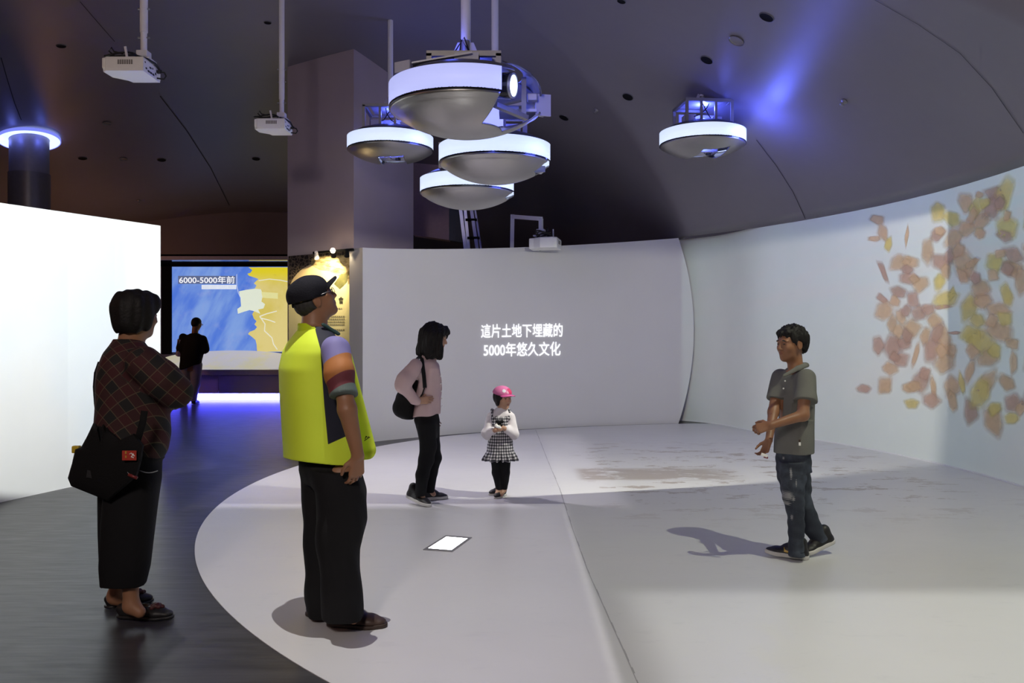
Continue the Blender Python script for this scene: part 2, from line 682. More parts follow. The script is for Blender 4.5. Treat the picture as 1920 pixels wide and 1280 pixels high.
# ---- right wall: a tall concave screen wall
def cyl_wall(name, c, R0, a0, a1, zf, t, mat, na=60, nz=2, edge_fn=None, rf=None):
    """concave inner face at radius R, thickness t outwards; zf(angle) = top height"""
    V = []; Fc = []
    for i in range(na + 1):
        a = a0 + (a1 - a0) * i / na
        for j in range(nz + 1):
            w = j / nz
            aa = a
            if edge_fn is not None:
                aa = a0 + (a1 + edge_fn(w) - a0) * i / na
            R = R0 + (rf(aa) if rf else 0.0)
            for r in (R, R + t):
                V.append((c[0] + r * math.cos(aa), c[1] + r * math.sin(aa), zf(aa) * w))
    m = (nz + 1) * 2
    for i in range(na):
        for j in range(nz):
            a = i * m + j * 2; b = a + m
            Fc.append((a, a + 2, b + 2, b))
            Fc.append((a + 1, b + 1, b + 3, a + 3))
        a = i * m + nz * 2; b = a + m
        Fc.append((a, a + 1, b + 1, b))
        a = i * m; b = a + m
        Fc.append((a, b, b + 1, a + 1))
    for j in range(nz):
        a = j * 2
        Fc.append((a, a + 1, a + 3, a + 2))
        a = na * m + j * 2
        Fc.append((a, a + 2, a + 3, a + 1))
    o = raw(name, V, Fc, mat, smooth=True)
    o.data.set_sharp_from_angle(angle=R_(35))
    return o


def ang(c, p):
    return math.atan2(p[1] - c[1], p[0] - c[0])


right_a0 = ang(RW_C, (3.95, 4.4))
right_a1 = ang(RW_C, (2.25, 13.75))


def right_dr(a):
    f = min(1.0, max(0.0, (math.degrees(a) - 30.0) / 10.0))
    return 0.34 * f * f * (3 - 2 * f)

rw = struct(cyl_wall('wall_right', RW_C, RW_R, right_a0, right_a1, lambda a: SPR + 0.01, 0.15, M['wall_white'], rf=right_dr), 'tall curved white screen wall on the right')
# pale batten at the foot of the right wall
bt = MB()
pr = []
for i in range(61):
    a = right_a0 + (right_a1 - right_a0) * i / 60
    rr = RW_R - 0.008 + right_dr(a)
    pr.append((RW_C[0] + rr * math.cos(a), RW_C[1] + rr * math.sin(a)))
for p, q in zip(pr[:-1], pr[1:]):
    bt.bar((p[0], p[1], 0.012), (q[0], q[1], 0.012), 0.014, 0.016)
struct(bt.out('baseboard_right', M['white_metal']), 'thin pale batten along the foot of the right wall')

# ---- centre wall: low curved screen; its right end is a shallow arc
cl = on_cyl(680, 640, CW_C, CW_R)
a_left = ang(CW_C, cl)
cr = on_cyl(1272, 640, CW_C, CW_R)
a_right = ang(CW_C, cr)
bulge = ang(CW_C, on_cyl(1301, 640, CW_C, CW_R)) - a_right


def centre_top(a):
    f = (a - a_left) / (a_right - a_left)
    # the top rises from 2.53 m at the left end to 2.93 m at the right end
    return 2.535 + 0.40 * max(0.0, min(1.05, f)) ** 1.25


cwall = struct(cyl_wall('wall_centre', CW_C, CW_R, a_left, a_right, centre_top, 0.30, M['wall_centre'], 60, 24,
                        edge_fn=lambda w: bulge * (1 - (2 * w - 1.0) ** 2)), 'low curved grey screen wall carrying the white caption')

# ---- left wall: bright screen wall with a slight curve
lw = [on_floor(-260, 1020), on_floor(-120, 974), on_floor(0, 942), on_floor(60, 928.5), on_floor(127, 914), on_floor(215, 898), on_floor(301, 883.5)]
V = []; Fc = []
LWT = 0.22
for i, p in enumerate(lw):
    q = lw[min(i + 1, len(lw) - 1)] - lw[max(i - 1, 0)]
    nn = np.array([-q[1], q[0], 0]) / np.hypot(q[0], q[1])
    if nn[0] > 0:
        nn = -nn
    Y = p[1]
    px = 960 + p[0] / Y * F
    pyt = 380 + (423 - 380) * px / 301.0
    zt = EYE + (HZ - pyt) / F * Y
    for r in (0, LWT):
        V += [tuple(p + nn * r), tuple(p + nn * r + np.array([0, 0, zt]))]
for i in range(len(lw) - 1):
    a = i * 4; b = a + 4
    Fc += [(a, b, b + 1, a + 1), (a + 2, a + 3, b + 3, b + 2), (a + 1, b + 1, b + 3, a + 3), (a, a + 2, b + 2, b)]
Fc += [(0, 1, 3, 2), (len(V) - 4, len(V) - 2, len(V) - 1, len(V) - 3)]
struct(raw('wall_left', V, Fc, M['wall_white']), 'bright white projection wall on the left')

# ---- pillar behind the centre wall
PA = np.array([-2.115, 11.05]); PB = np.array([-3.155, 11.62]); PC = np.array([-1.485, 12.45])
PD = PB + PC - PA
V = []
for p in (PA, PC, PD, PB):
    V += [(p[0], p[1], 0), (p[0], p[1], 5.5)]
pil = struct(raw('pillar', V, [(0, 2, 3, 1), (2, 4, 5, 3), (4, 6, 7, 5), (6, 0, 1, 7), (1, 3, 5, 7)], M['pillar']), 'square grey pillar rising behind the centre wall')

# ---- far screen bay
YS = 18.4           # screen plane
YB = 17.35          # front of the bench
far = MB()
zh = on_depth(300, 481, YB)[2]
far.box((-6.2, YS + 0.45, 1.6), (6.4, 0.2, 3.2))
struct(far.out('wall_far', M['brown_wall']), 'dark brown wall above the far screen')
# header face above the screen reaching into the vault
hd = MB().box((-6.2, YB + 0.55, zh + 0.05 + 0.7), (6.6, 1.1, 1.4))
struct(hd.out('wall_header', M['brown_wall']), 'dark brown header above the far screen')
z0 = on_depth(300, 487, YB)[2]
tr = MB().box((-6.2, YB - 0.02, (zh + z0) / 2), (6.6, 0.08, zh - z0 + 0.01))
struct(tr.out('trim_1', M['trim']), 'mauve trim along the lower edge of the header')
sf = MB().box((-6.2, (YB + YS) / 2 + 0.05, z0 + 0.012), (6.6, YS - YB + 0.1, 0.02))
struct(sf.out('trim_2', M['gloss_black']), 'gloss black soffit mirroring the far screen')
sd = MB()
xl = on_depth(300, 600, YS)[0]
sd.box((-9.6, (YB + YS) / 2, 1.5), (0.3, YS - YB, 3.0))
struct(sd.out('wall_screen_side', M['black']), 'black side cheek of the far screen bay')

# bench with the sloping relief table, kick panel and LED strip
bench = thing('display_bench', 'long purple display bench with white sloping oval table under the far map screen', 'bench', (-6.2, YB, 0))
zl = on_depth(400, 693, YB)[2]; zl0 = on_depth(400, 703, YB)[2]; zk = on_depth(400, 738, YB)[2]
MB().box((-6.2, YB + 0.35, (zl + zl0) / 2), (6.4, 0.8, zl - zl0), bev=0.01).out('ledge', M['trim'], bench)
pw = 1.6
for i in range(4):
    x = -6.2 - 3.2 + pw * (i + 0.5)
    MB().box((x, YB + 0.35, (zl0 + zk) / 2), (pw - 0.012, 0.5, zl0 - zk)).out('kick_panel', M['plinth'], bench)
MB().box((-6.2, YB + 0.42, zk / 2), (6.4, 0.04, zk * 0.98)).out('light_strip', M['led'], bench)
# oval table top, tilted up to the screen
cx, cyy = on_depth(428, 675, YB + 0.55)[0], YB + 0.50
tb = MB()
N = 64
top = []
for k in range(N):
    a = 2 * math.pi * k / N
    u, v = math.cos(a), math.sin(a)
    x = cx + 1.47 * u
    yy = cyy + 0.47 * (abs(v) ** 0.9) * (1 if v >= 0 else -1)
    z = 0.845 + (yy - cyy) / 0.47 * 0.215
    top.append((x, yy, z))
tb.add(top + [(x, y, z - 0.05) for x, y, z in top], [tuple(range(N))] + [(i, N + i, N + (i + 1) % N, (i + 1) % N) for i in range(N)])
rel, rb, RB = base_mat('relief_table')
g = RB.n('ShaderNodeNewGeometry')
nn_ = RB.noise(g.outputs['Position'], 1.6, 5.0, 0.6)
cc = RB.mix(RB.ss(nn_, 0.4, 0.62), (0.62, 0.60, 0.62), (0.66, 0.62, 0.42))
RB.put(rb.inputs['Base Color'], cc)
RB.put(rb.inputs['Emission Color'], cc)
rb.inputs['Emission Strength'].default_value = 0.62  # own glow stands in for the image projected on the table
tb.out('oval_table', rel, bench)

# the screen
scr = thing('map_screen', 'large far wall screen showing a blue sea and yellow coast map', 'screen', (-6.0, YS, 1.05))
blue, bb, BB = base_mat('screen_blue')
g = BB.n('ShaderNodeNewGeometry')
x_, y_, z_ = BB.xyz(g.outputs['Position'])
sk = BB.n('ShaderNodeCombineXYZ')
BB.put(sk.inputs[0], BB.m('ADD', BB.m('MULTIPLY', x_, 1.8), BB.m('MULTIPLY', z_, -0.9)))
BB.put(sk.inputs[1], BB.m('MULTIPLY', z_, 0.55))
n1 = BB.noise(sk.outputs[0], 1.5, 5.0, 0.55)
n2 = BB.noise(g.outputs['Position'], 3.5, 5.0, 0.6)
c = BB.mix(BB.ss(n1, 0.32, 0.68), (0.065, 0.17, 0.66), (0.20, 0.34, 0.72))
c = BB.mix(BB.m('MULTIPLY', BB.ss(n2, 0.5, 0.75), 0.45), c, (0.30, 0.36, 0.68))
BB.put(bb.inputs['Emission Color'], c)
bb.inputs['Base Color'].default_value = (0.02, 0.02, 0.02, 1)
bb.inputs['Emission Strength'].default_value = 1.0
yel, yb, YBn = base_mat('screen_yellow')
g = YBn.n('ShaderNodeNewGeometry')
n1 = YBn.noise(g.outputs['Position'], 0.9, 5.0, 0.6)
x_, y_, z_ = YBn.xyz(g.outputs['Position'])
c = YBn.mix(YBn.ss(n1, 0.35, 0.65), (0.62, 0.50, 0.10), (0.70, 0.58, 0.22))
c = YBn.mix(YBn.ss(z_, 2.45, 2.85), c, (0.70, 0.58, 0.02))
YBn.put(yb.inputs['Emission Color'], c)
yb.inputs['Base Color'].default_value = (0.02, 0.02, 0.02, 1)
yb.inputs['Emission Strength'].default_value = 1.0
pale = em('screen_pale', (0.66, 0.72, 0.60), 1.0)
pale2 = em('screen_pale_patch', (0.68, 0.66, 0.30), 1.0)
cap1 = em('screen_caption_bar', (0.10, 0.13, 0.24), 1.0)
cap2 = em('screen_caption_white', (0.72, 0.76, 0.84), 1.0)
line_m = em('screen_river', (0.66, 0.66, 0.55), 1.0)
lineb_m = em('screen_route', (0.45, 0.50, 0.70), 1.0)


def flat(pix, lift):
    return [tuple(on_depth(x, y, YS - lift)) for x, y in pix]


def decal(name, pix, lift, mat, parent):
    P = flat(pix, lift)
    return raw(name, P, [tuple(range(len(P)))], mat, parent)


X0, X1 = 322, 610
MB().add(flat([(X0, 500), (X1, 500), (X1, 660), (X0, 660)], 0.0) + flat([(X0, 500), (X1, 500), (X1, 660), (X0, 660)], -0.06),
         [(0, 1, 2, 3), (0, 4, 5, 1), (1, 5, 6, 2), (2, 6, 7, 3), (3, 7, 4, 0), (4, 7, 6, 5)]).out('display_panel', blue, scr)
fb = MB()
for a, b in (((300, 497), (640, 497)), ((313, 490), (313, 664))):
    A = on_depth(*a, YS - 0.02); Bp = on_depth(*b, YS - 0.02)
    fb.bar(A, Bp, 0.06 if a[1] == b[1] else 0.21, 0.075, up=(0, 1, 0) if a[1] == b[1] else (0, 1, 0))
fb.out('bezel', M['black'], scr)
coast = [(466, 501), (473, 506), (470, 511), (464, 513), (467, 517), (477, 520), (485, 523), (480, 527), (476, 531), (481, 535), (477, 542), (484, 548), (482, 556), (488, 562),
         (484, 572), (478, 580), (473, 589), (476, 597), (481, 602), (477, 608), (482, 613), (478, 618), (468, 622), (465, 626), (472, 631), (479, 637), (481, 645), (482, 659), (X1, 659), (X1, 501)]
# coast polygon as a fan of quads towards the right edge, each row its own quad
cp = []; cf = []
seq = coast[:-2]
for i, (x, y) in enumerate(seq):
    cp += [(x, y), (X1, y)]
    if i:
        cf.append((2 * i - 2, 2 * i - 1, 2 * i + 1, 2 * i))
raw('yellow_land', flat(cp, 0.004), cf, yel, scr)
decal('district', [(448, 546), (462, 543), (478, 541), (489, 542), (493, 552), (490, 565), (497, 570), (494, 578), (484, 580), (488, 588), (476, 583), (468, 581), (458, 584), (446, 588), (445, 579), (452, 574), (451, 561)], 0.008, pale, scr)
decal('district_flag', [(490, 547), (521, 549), (521, 560), (492, 558)], 0.0085, pale2, scr)
for pts in ([(487, 593), (497, 607), (496, 620), (510, 633), (513, 645), (520, 655)], [(487, 593), (500, 588), (519, 583)], [(489, 596), (505, 600), (516, 604)]):
    MB().tube([on_depth(x, y, YS - 0.009) for x, y in pts], 0.012, 5).out('river', line_m, scr)
MB().tube([on_depth(x, y, YS - 0.009) for x, y in [(485, 526), (505, 523), (525, 525), (560, 532)]], 0.010, 5).out('river', line_m, scr)
MB().tube([on_depth(x, y, YS - 0.009) for x, y in [(444, 514), (444, 535), (447, 549), (452, 560)]], 0.008, 5).out('route', lineb_m, scr)
decal('caption_bar', [(334, 517), (442, 517), (442, 532), (334, 532)], 0.010, cap1, scr)
decal('caption_strip', [(378, 534), (443, 534), (443, 542), (378, 542)], 0.010, cap2, scr)
dn = (-6.5, YS - 0.0)


# ---- lettering
def text_polys(body, offset=0.0, res=3):
    cu = bpy.data.curves.new('lettering', 'FONT')
    cu.body = body
    cu.resolution_u = res
    cu.offset = offset
    o = bpy.data.objects.new('lettering', cu)
    COL.objects.link(o)
    dg = bpy.context.evaluated_depsgraph_get()
    me = o.evaluated_get(dg).to_mesh()
    V = np.array([v.co[:] for v in me.vertices])
    Fc = [tuple(p.vertices) for p in me.polygons]
    o.evaluated_get(dg).to_mesh_clear()
    bpy.data.objects.remove(o)
    bpy.data.curves.remove(cu)
    return V, Fc


def lettering(name, body, quad, mapf, mat, parent=None, offset=0.0):
    """fit the text's own bounds into a picture quad (x0, y0 top, x1, y1 bottom, slope) and set it on a surface"""
    V, Fc = text_polys(body, offset)
    x0, y0, x1, y1 = quad[:4]
    sl = quad[4] if len(quad) > 4 else 0.0
    a = V.min(0); b = V.max(0)
    P = []
    for v in V:
        u = (v[0] - a[0]) / (b[0] - a[0]); w = (v[1] - a[1]) / (b[1] - a[1])
        P.append(mapf(x0 + (x1 - x0) * u, y1 + (y0 - y1) * w + sl * u))
    return raw(name, P, Fc, mat, parent)


lettering('caption', '6000-5000年前', (336, 517.5, 440, 531.5), lambda x, y: on_depth(x, y, YS - 0.014), em('screen_letters', (0.9, 0.92, 0.95), 1.0), scr, 0.01)
lettering('caption_english', '6000-5000 YEARS AGO', (380, 535.2, 441, 541), lambda x, y: on_depth(x, y, YS - 0.014), em('screen_small_letters', (0.34, 0.38, 0.46), 1.0), scr)

# glowing letter meshes stand in for caption light projected on the centre wall
cap = thing('glowing_caption', 'white two-line caption of glowing letters on the curved grey centre wall', 'caption', tuple(on_cyl(978, 640, CW_C, CW_R, 0.02)))
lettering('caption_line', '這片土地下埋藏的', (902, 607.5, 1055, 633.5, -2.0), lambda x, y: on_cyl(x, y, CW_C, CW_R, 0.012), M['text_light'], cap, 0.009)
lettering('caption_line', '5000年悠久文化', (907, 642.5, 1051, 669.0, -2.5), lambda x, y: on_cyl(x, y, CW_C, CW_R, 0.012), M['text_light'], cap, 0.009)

# ---- glowing column at the left
cpx = 55
Yc = 13.3
colx = (cpx - 960) / F * Yc
cz = ceil_z(colx, Yc)
column = thing('glowing_column', 'round grey column with a glowing blue ring at its top, behind the left wall', 'column', (colx, Yc, 0))
cm = pm('column_grey', (0.26, 0.25, 0.30), 0.45, metal=0.2)
MB().tube([(colx, Yc, 0), (colx, Yc, cz + 0.3)], 0.285, 40).out('shaft', cm, column, True, auto=40)
zs = on_depth(55, 326, Yc)[2]
MB().tube([(colx, Yc, 0), (colx, Yc, zs)], 0.302, 40).out('sleeve', pm('column_sleeve', (0.20, 0.19, 0.22), 0.35, metal=0.3), column, True, auto=40)
nrm = ceil_normal(colx, Yc)
Q = nrm.to_track_quat('-Z', 'Y').to_matrix()
ringc = Vector((colx, Yc, cz - 0.06))
MB().lathe(ringc, [(0.29, 0.0), (0.36, 0.0), (0.41, 0.0), (0.440, -0.015)], 64, M=Q).out('glow_ring', em('blue_glow_ring', (0.42, 0.52, 1.0), 2.0), column, True)
MB().lathe(ringc, [(0.438, -0.018), (0.450, -0.018), (0.450, 0.03), (0.438, 0.03), (0.438, -0.018)], 64, M=Q).out('ring_rim', em('blue_rim', (0.2, 0.24, 0.9), 1.0), column, True)
for a_ in (-150, -90, -30):
    point('column_glow', (colx + 0.40 * math.cos(R_(a_)), Yc + 0.40 * math.sin(R_(a_)), cz - 0.11), 0.9, (0.15, 0.2, 1.0), 0.05)

# ---- bulkhead and void behind the centre wall
bk = MB()
Yk = 15.0
for (x0, y0, x1, y1, x2, y2, x3, y3) in (((775, 300, 842, 300, 842, 450, 775, 440)),):
    P = [on_depth(x0, y0, Yk), on_depth(x1, y1, Yk), on_depth(x2, y2, Yk), on_depth(x3, y3, Yk)]
    Pb = [p + np.array([0, 0.3, 0]) for p in P]
    bk.add(P + Pb, [(0, 3, 2, 1), (4, 5, 6, 7), (0, 1, 5, 4), (1, 2, 6, 5), (2, 3, 7, 6), (3, 0, 4, 7)])
struct(bk.out('wall_bulkhead', M['bulkhead']), 'brownish bulkhead beside the pillar above the centre wall')
bk = MB()
P = [on_depth(842, 300, Yk), on_depth(866, 300, Yk + 0.7), on_depth(866, 454, Yk + 0.7), on_depth(842, 450, Yk)]
Pb = [p + np.array([0.05, 0.3, 0]) for p in P]
bk.add(P + Pb, [(0, 3, 2, 1), (4, 5, 6, 7), (0, 1, 5, 4), (1, 2, 6, 5), (2, 3, 7, 6), (3, 0, 4, 7)])
struct(bk.out('wall_bulkhead_return', pm('grey_return', (0.30, 0.31, 0.36), 0.8)), 'grey return of the bulkhead')
vd = MB().box((1.5, 19.2, 1.6), (12.0, 0.2, 3.4))
struct(vd.out('wall_back', M['black']), 'black wall behind the centre wall')

# ================================================================== SAUCER LAMPS
BL = (0.10, 0.14, 1.0)
M['led_plate'] = pm('white_led_plate', (0.50, 0.50, 0.60), 0.35, var=0.03)


def saucer(label, px, py, dia, kind, depth, band_mat, glow, frame=None, yaw=0.0):
    D = 1.05
    Y = F * D / dia
    X = (px - 960) / F * Y
    Z = EYE + (HZ - py) / F * Y
    R = D / 2
    BH = 0.15
    c = Vector((X, Y, Z))
    t = thing('saucer_lamp', label, 'lamp', c, 'saucer lamps hanging from the vault')
    side = kind in ('side', 'bite', 'nick')
    half = {'side': 61, 'bite': 12, 'nick': 14}.get(kind, 0)

    def keep_dish(a, r, z):
        a = (a + math.pi) % (2 * math.pi) - math.pi
        ad = math.degrees(a)
        x, y = r * math.cos(a), r * math.sin(a)
        if kind == 'side':
            return not (-61 < ad < 3 and r > 0.25)
        if kind == 'bite':
            return not (-20 < ad < 16 and r > 0.38)
        if kind == 'nick':
            return not (-17 < ad < 12 and r > 0.43)
        if kind == 'slot':
            return not (-0.12 < x < 0.19 and -0.25 < y < 0.42)
        if kind == 'slot2':
            return not (-0.05 - 0.22 * (y + 0.3) < x < 0.27 - 0.15 * (y + 0.3) and -0.29 < y < 0.42)
        return True

    # lower dish: a flat lip, then a shallow bowl
    prof = [(R * 0.975, -0.008), (R * 0.955, -0.02), (R * 0.90, -0.034)]
    for i in range(1, 45):
        q = 1 - i / 44
        r = R * 0.90 * q
        prof.append((r, -0.034 - (depth - 0.034) * (1 - q ** 2.0) ** 0.85))
    prof[-1] = (0.002, -depth)
    d = MB().lathe(c, prof, 240, keep=keep_dish).out('dish', M['dish'], t, True)
    solidify(d, 0.010, -1)
    # luminous band
    if side:
        b = MB().lathe(c, [(R, 0.0), (R, BH)], 120, R_(half), R_(360 - half if kind != 'side' else 299)).out('light_band', band_mat, t, True)
    else:
        b = MB().lathe(c, [(R, 0.0), (R, BH)], 120).out('light_band', band_mat, t, True)
    solidify(b, 0.012, -1)
    MB().lathe(c, [(R * 0.985, -0.012), (R * 1.0, -0.012), (R * 1.0, 0.002), (R * 0.985, 0.002), (R * 0.985, -0.012)], 96,
               R_(half), R_(360 - half)).out('trim_ring', M['gloss_black'], t, True, auto=40)
    # upper shell
    up = [(R * 0.975, BH), (R * 0.93, BH + 0.02), (R * 0.78, BH + 0.062), (R * 0.58, BH + 0.098), (R * 0.36, BH + 0.122), (R * 0.16, BH + 0.13)]

    def keep_up(a, r, z):
        ad = math.degrees((a + math.pi) % (2 * math.pi) - math.pi)
        return not (kind == 'side' and -50 < ad < 20 and r > 0.30)
    u = MB().lathe(c, up, 96, keep=keep_up).out('upper_shell', M['shell'], t, True)
    solidify(u, 0.008, -1)
    # equipment frame on top
    fw, fd, fh = (0.56, 0.52, 0.27) if kind != 'side' else (0.46, 0.42, 0.075)
    zb = BH + 0.06 if kind != 'side' else BH + 0.085
    rot = Matrix.Rotation(yaw, 3, 'Z')

    def P(x, y, z):
        return c + rot @ Vector((x, y, z))
    w = 0.035
    for sx in (-1, 1):
        for sy in (-1, 1):
            MB().bar(P(sx * fw / 2, sy * fd / 2, zb), P(sx * fw / 2, sy * fd / 2, zb + fh), w).out('frame_post', M['steel'], t)
    for s in (-1, 1):
        MB().bar(P(-fw / 2 - w / 2, s * fd / 2, zb + fh), P(fw / 2 + w / 2, s * fd / 2, zb + fh), w).out('frame_rail', M['steel'], t)
        MB().bar(P(s * fw / 2, -fd / 2, zb + fh), P(s * fw / 2, fd / 2, zb + fh), w).out('frame_rail', M['steel'], t)
    for s in (-0.09, 0.09):
        MB().bar(P(s, -fd / 2 + 0.03, zb + 0.02), P(s, -fd / 2 + 0.03, zb + fh), 0.03).out('frame_strut', M['steel'], t)
    MB().box(P(0, 0.02, zb + fh + 0.02), (fw * 0.8, fd * 0.7, 0.016), rot).out('top_plate', M['led_plate'], t)
    MB().box(P(0, fd / 2 - 0.06, zb + 0.12), (fw * 0.86, 0.02, 0.17), rot).out('back_plate', M['led_plate'], t)
    MB().box(P(-0.17, 0.02, zb + 0.10), (0.13, 0.16, 0.10), rot, 0.006).out('driver_box', M['led_plate'], t)
    MB().box(P(0.18, 0.05, zb + 0.09), (0.12, 0.16, 0.09), rot, 0.006).out('driver_box', M['led_plate'], t)
    MB().tube([P(-0.04, -0.12, zb + fh), P(-0.02, -0.16, zb + 0.19), P(0.03, -0.14, zb + 0.12), P(0.10, -0.05, zb + 0.09)], 0.006, 6).out('cable', M['cable'], t, True)
    MB().tube([P(0.05, -0.10, zb + fh), P(0.0, -0.17, zb + 0.2), P(-0.06, -0.12, zb + 0.13), P(-0.13, -0.05, zb + 0.12)], 0.006, 6).out('cable', M['cable'], t, True)
    # stem up to the vault
    zc = ceil_z(c.x, c.y) - Z
    MB().tube([P(0, 0.0, zb + fh + 0.16), P(0, 0, zc)], 0.033, 20).out('stem', M['white_metal'], t, True, auto=40)
    MB().tube([P(0, 0.0, zb + fh + 0.02), P(0, 0, zb + fh + 0.17)], 0.028, 20).out('collar', M['steel'], t, True, auto=40)
    for s in (-1, 1):
        V = [P(s * 0.035, 0, zb + fh + 0.02), P(s * 0.11, 0, zb + fh + 0.02), P(s * 0.055, 0, zb + fh + 0.15), P(s * 0.035, 0, zb + fh + 0.15)]
        V2 = [v + Vector((0, 0.012, 0)) for v in V]
        raw('gusset', [v[:] for v in V + V2], [(0, 1, 2, 3), (7, 6, 5, 4), (0, 4, 5, 1), (1, 5, 6, 2), (2, 6, 7, 3), (3, 7, 4, 0)], M['led_plate'], t)
    if kind in ('slot', 'slot2'):
        # projector seen through the slot of the dish
        xm = 0.0 if kind == 'slot' else 0.07
        MB().box(c + Vector((xm, 0.30, -0.02)), (0.34, 0.26, 0.07), None, 0.02).out('projector_body', M['led_plate'], t)
        MB().tube([c + Vector((xm + 0.06, 0.24, -0.05)), c + Vector((xm + 0.06, 0.24, -0.075))], 0.035, 16).out('lens', M['gloss_black'], t, True, auto=40)
        pts = [c + Vector((xm + 0.03 + 0.05 * math.cos(a), 0.14, -0.06 - 0.03 * math.sin(a))) for a in np.linspace(0, math.pi, 12)]
        MB().tube(pts, 0.004, 6).out('cable', M['cable'], t, True)
        point('lamp_led', tuple(c + Vector((xm - 0.05, 0.08, 0.03))), max(4.0, glow * 0.3), BL, 0.03)
        MB().lathe(c, [(R * 0.90, 0.0), (R * 0.45, 0.01)], 72).out('inner_ring', M['shell'], t, True)
    if kind == 'bite':
        MB().box(c + Vector((0.40, 0.10, -0.045)), (0.12, 0.16, 0.05), Matrix.Rotation(0.2, 3, 'Z'), 0.006).out('bracket', M['led_plate'], t)
        MB().bar(c + Vector((0.36, 0.02, -0.08)), c + Vector((0.47, 0.0, -0.075)), 0.02, 0.02).out('bracket_arm', M['steel'], t)
        point('lamp_led', tuple(c + Vector((0.20, 0.0, 0.05))), glow * 0.3, BL, 0.03)
    if kind == 'side':
        # projector barrel looking out of the open side
        ax = Vector((0.93, -0.34, -0.10)).normalized()
        L0 = c + Vector((0.315, -0.26, 0.085))
        MB().tube([L0 - ax * 0.30, L0 - ax * 0.02, L0], [0.075, 0.085, 0.085], 32).out('projector_barrel', M['gloss_black'], t, True, auto=40)
        MB().tube([L0, L0 + ax * 0.012], 0.068, 32).out('lens', M['lens'], t, True, auto=40)
        q = ax.to_track_quat('Z', 'Y').to_matrix()
        MB().lathe(L0 + ax * 0.006, [(0.070, -0.004), (0.082, -0.004), (0.082, 0.012), (0.070, 0.012), (0.070, -0.004)], 40, M=q).out('lens_ring', M['alu'], t, True, auto=40)
        # brace post, cross beam and end plate
        MB().bar(c + Vector((0.40, -0.06, 0.20)), c + Vector((0.40, -0.06, -0.085)), 0.032).out('brace_post', M['shell'], t)
        MB().bar(c + Vector((0.21, -0.22, -0.03)), c + Vector((0.42, -0.06, -0.075)), 0.04, 0.03).out('cross_beam', M['steel'], t)
        MB().box(c + Vector((0.535, 0.06, 0.045)), (0.11, 0.014, 0.15), Matrix.Rotation(0.25, 3, 'Z')).out('end_plate', M['led_plate'], t)
        MB().box(c + Vector((0.475, 0.14, 0.06)), (0.16, 0.012, 0.13), Matrix.Rotation(0.6, 3, 'Z')).out('end_plate', M['led_plate'], t)
        MB().box(c + Vector((0.36, 0.12, 0.00)), (0.26, 0.20, 0.02), None).out('mount_shelf', M['led_plate'], t)
        MB().box(c + Vector((0.46, 0.02, 0.085)), (0.07, 0.07, 0.05), None, 0.008).out('terminal_box', M['steel'], t)
        # curved guard over the open side
        g = []
        for a in np.linspace(R_(-50), R_(24), 24):
            for r, z in ((0.40, BH + 0.085), (0.47, BH + 0.055), (0.515, BH + 0.0), (0.525, BH - 0.045)):
                g.append(c + Vector((r * math.cos(a), r * math.sin(a), z)))
        gf = []
        for i in range(23):
            if i < 11:
                js = (0,)
            else:
                js = (0, 1, 2)
            for j in js:
                k = i * 4 + j
                gf.append((k, k + 1, k + 5, k + 4))
        o = MB().add(g, gf).out('side_guard', M['shell'], t, True)
        solidify(o, 0.01, -1)
        # long top deck plates, blue-lit
        MB().box(c + Vector((-0.14, -0.20, BH + 0.115)), (0.40, 0.20, 0.010), Matrix.Rotation(-0.17, 3, 'Y') @ Matrix.Rotation(0.08, 3, 'X')).out('deck_plate', M['led_plate'], t)
        MB().box(c + Vector((0.02, -0.26, BH + 0.115)), (0.16, 0.012, 0.075)).out('deck_plate', M['led_plate'], t)
        MB().box(c + Vector((-0.40, -0.26, BH + 0.06)), (0.12, 0.012, 0.07), Matrix.Rotation(-0.5, 3, 'Z')).out('deck_plate', M['led_plate'], t)
        point('lamp_led', tuple(c + Vector((0.22, 0.05, 0.10))), glow * 0.7, BL, 0.03)
        point('uplight_led', tuple(c + Vector((-0.10, -0.12, BH + 0.26))), 1.2, BL, 0.04)
        point('lens_glow', tuple(L0 + ax * 0.1), 0.12, (0.85, 1.0, 0.9), 0.03)
    if glow > 0:
        point('lamp_led', tuple(P(0.0, -0.02, zb + fh - 0.04)), glow * 0.4, BL, 0.02)
        point('lamp_led', tuple(c + Vector((0.52, -0.46, 0.04))), glow, BL, 0.10)
    if kind in ('side', 'slot'):
        point('uplight_led', tuple(c + Vector((0.10 if kind == 'side' else 0.40, 0.36 if kind == 'side' else 0.10, 0.40))), 20.0 if kind == 'side' else 9.0, BL, 0.06)
    return c


saucer('large nearest saucer lamp with open right side and lit projector lens', 873, 205, 286, 'side', 0.178, M['band_big'], 5.0)
saucer('saucer lamp tucked just under the big one, small bite in its right edge', 928, 305.4, 210, 'bite', 0.185, M['band'], 5.0)
saucer('saucer lamp hanging before the grey pillar with slotted underside', 732, 281, 160, 'slot', 0.160, M['band'], 6.0)
saucer('lone saucer lamp fixed close under the right side of the vault', 1317, 271, 159, 'slot2', 0.155, M['band'], 22.0, yaw=0.10)
saucer('lowest saucer lamp of the cluster above the ladder', 877, 361.6, 178, 'nick', 0.172, M['band'], 5.0)

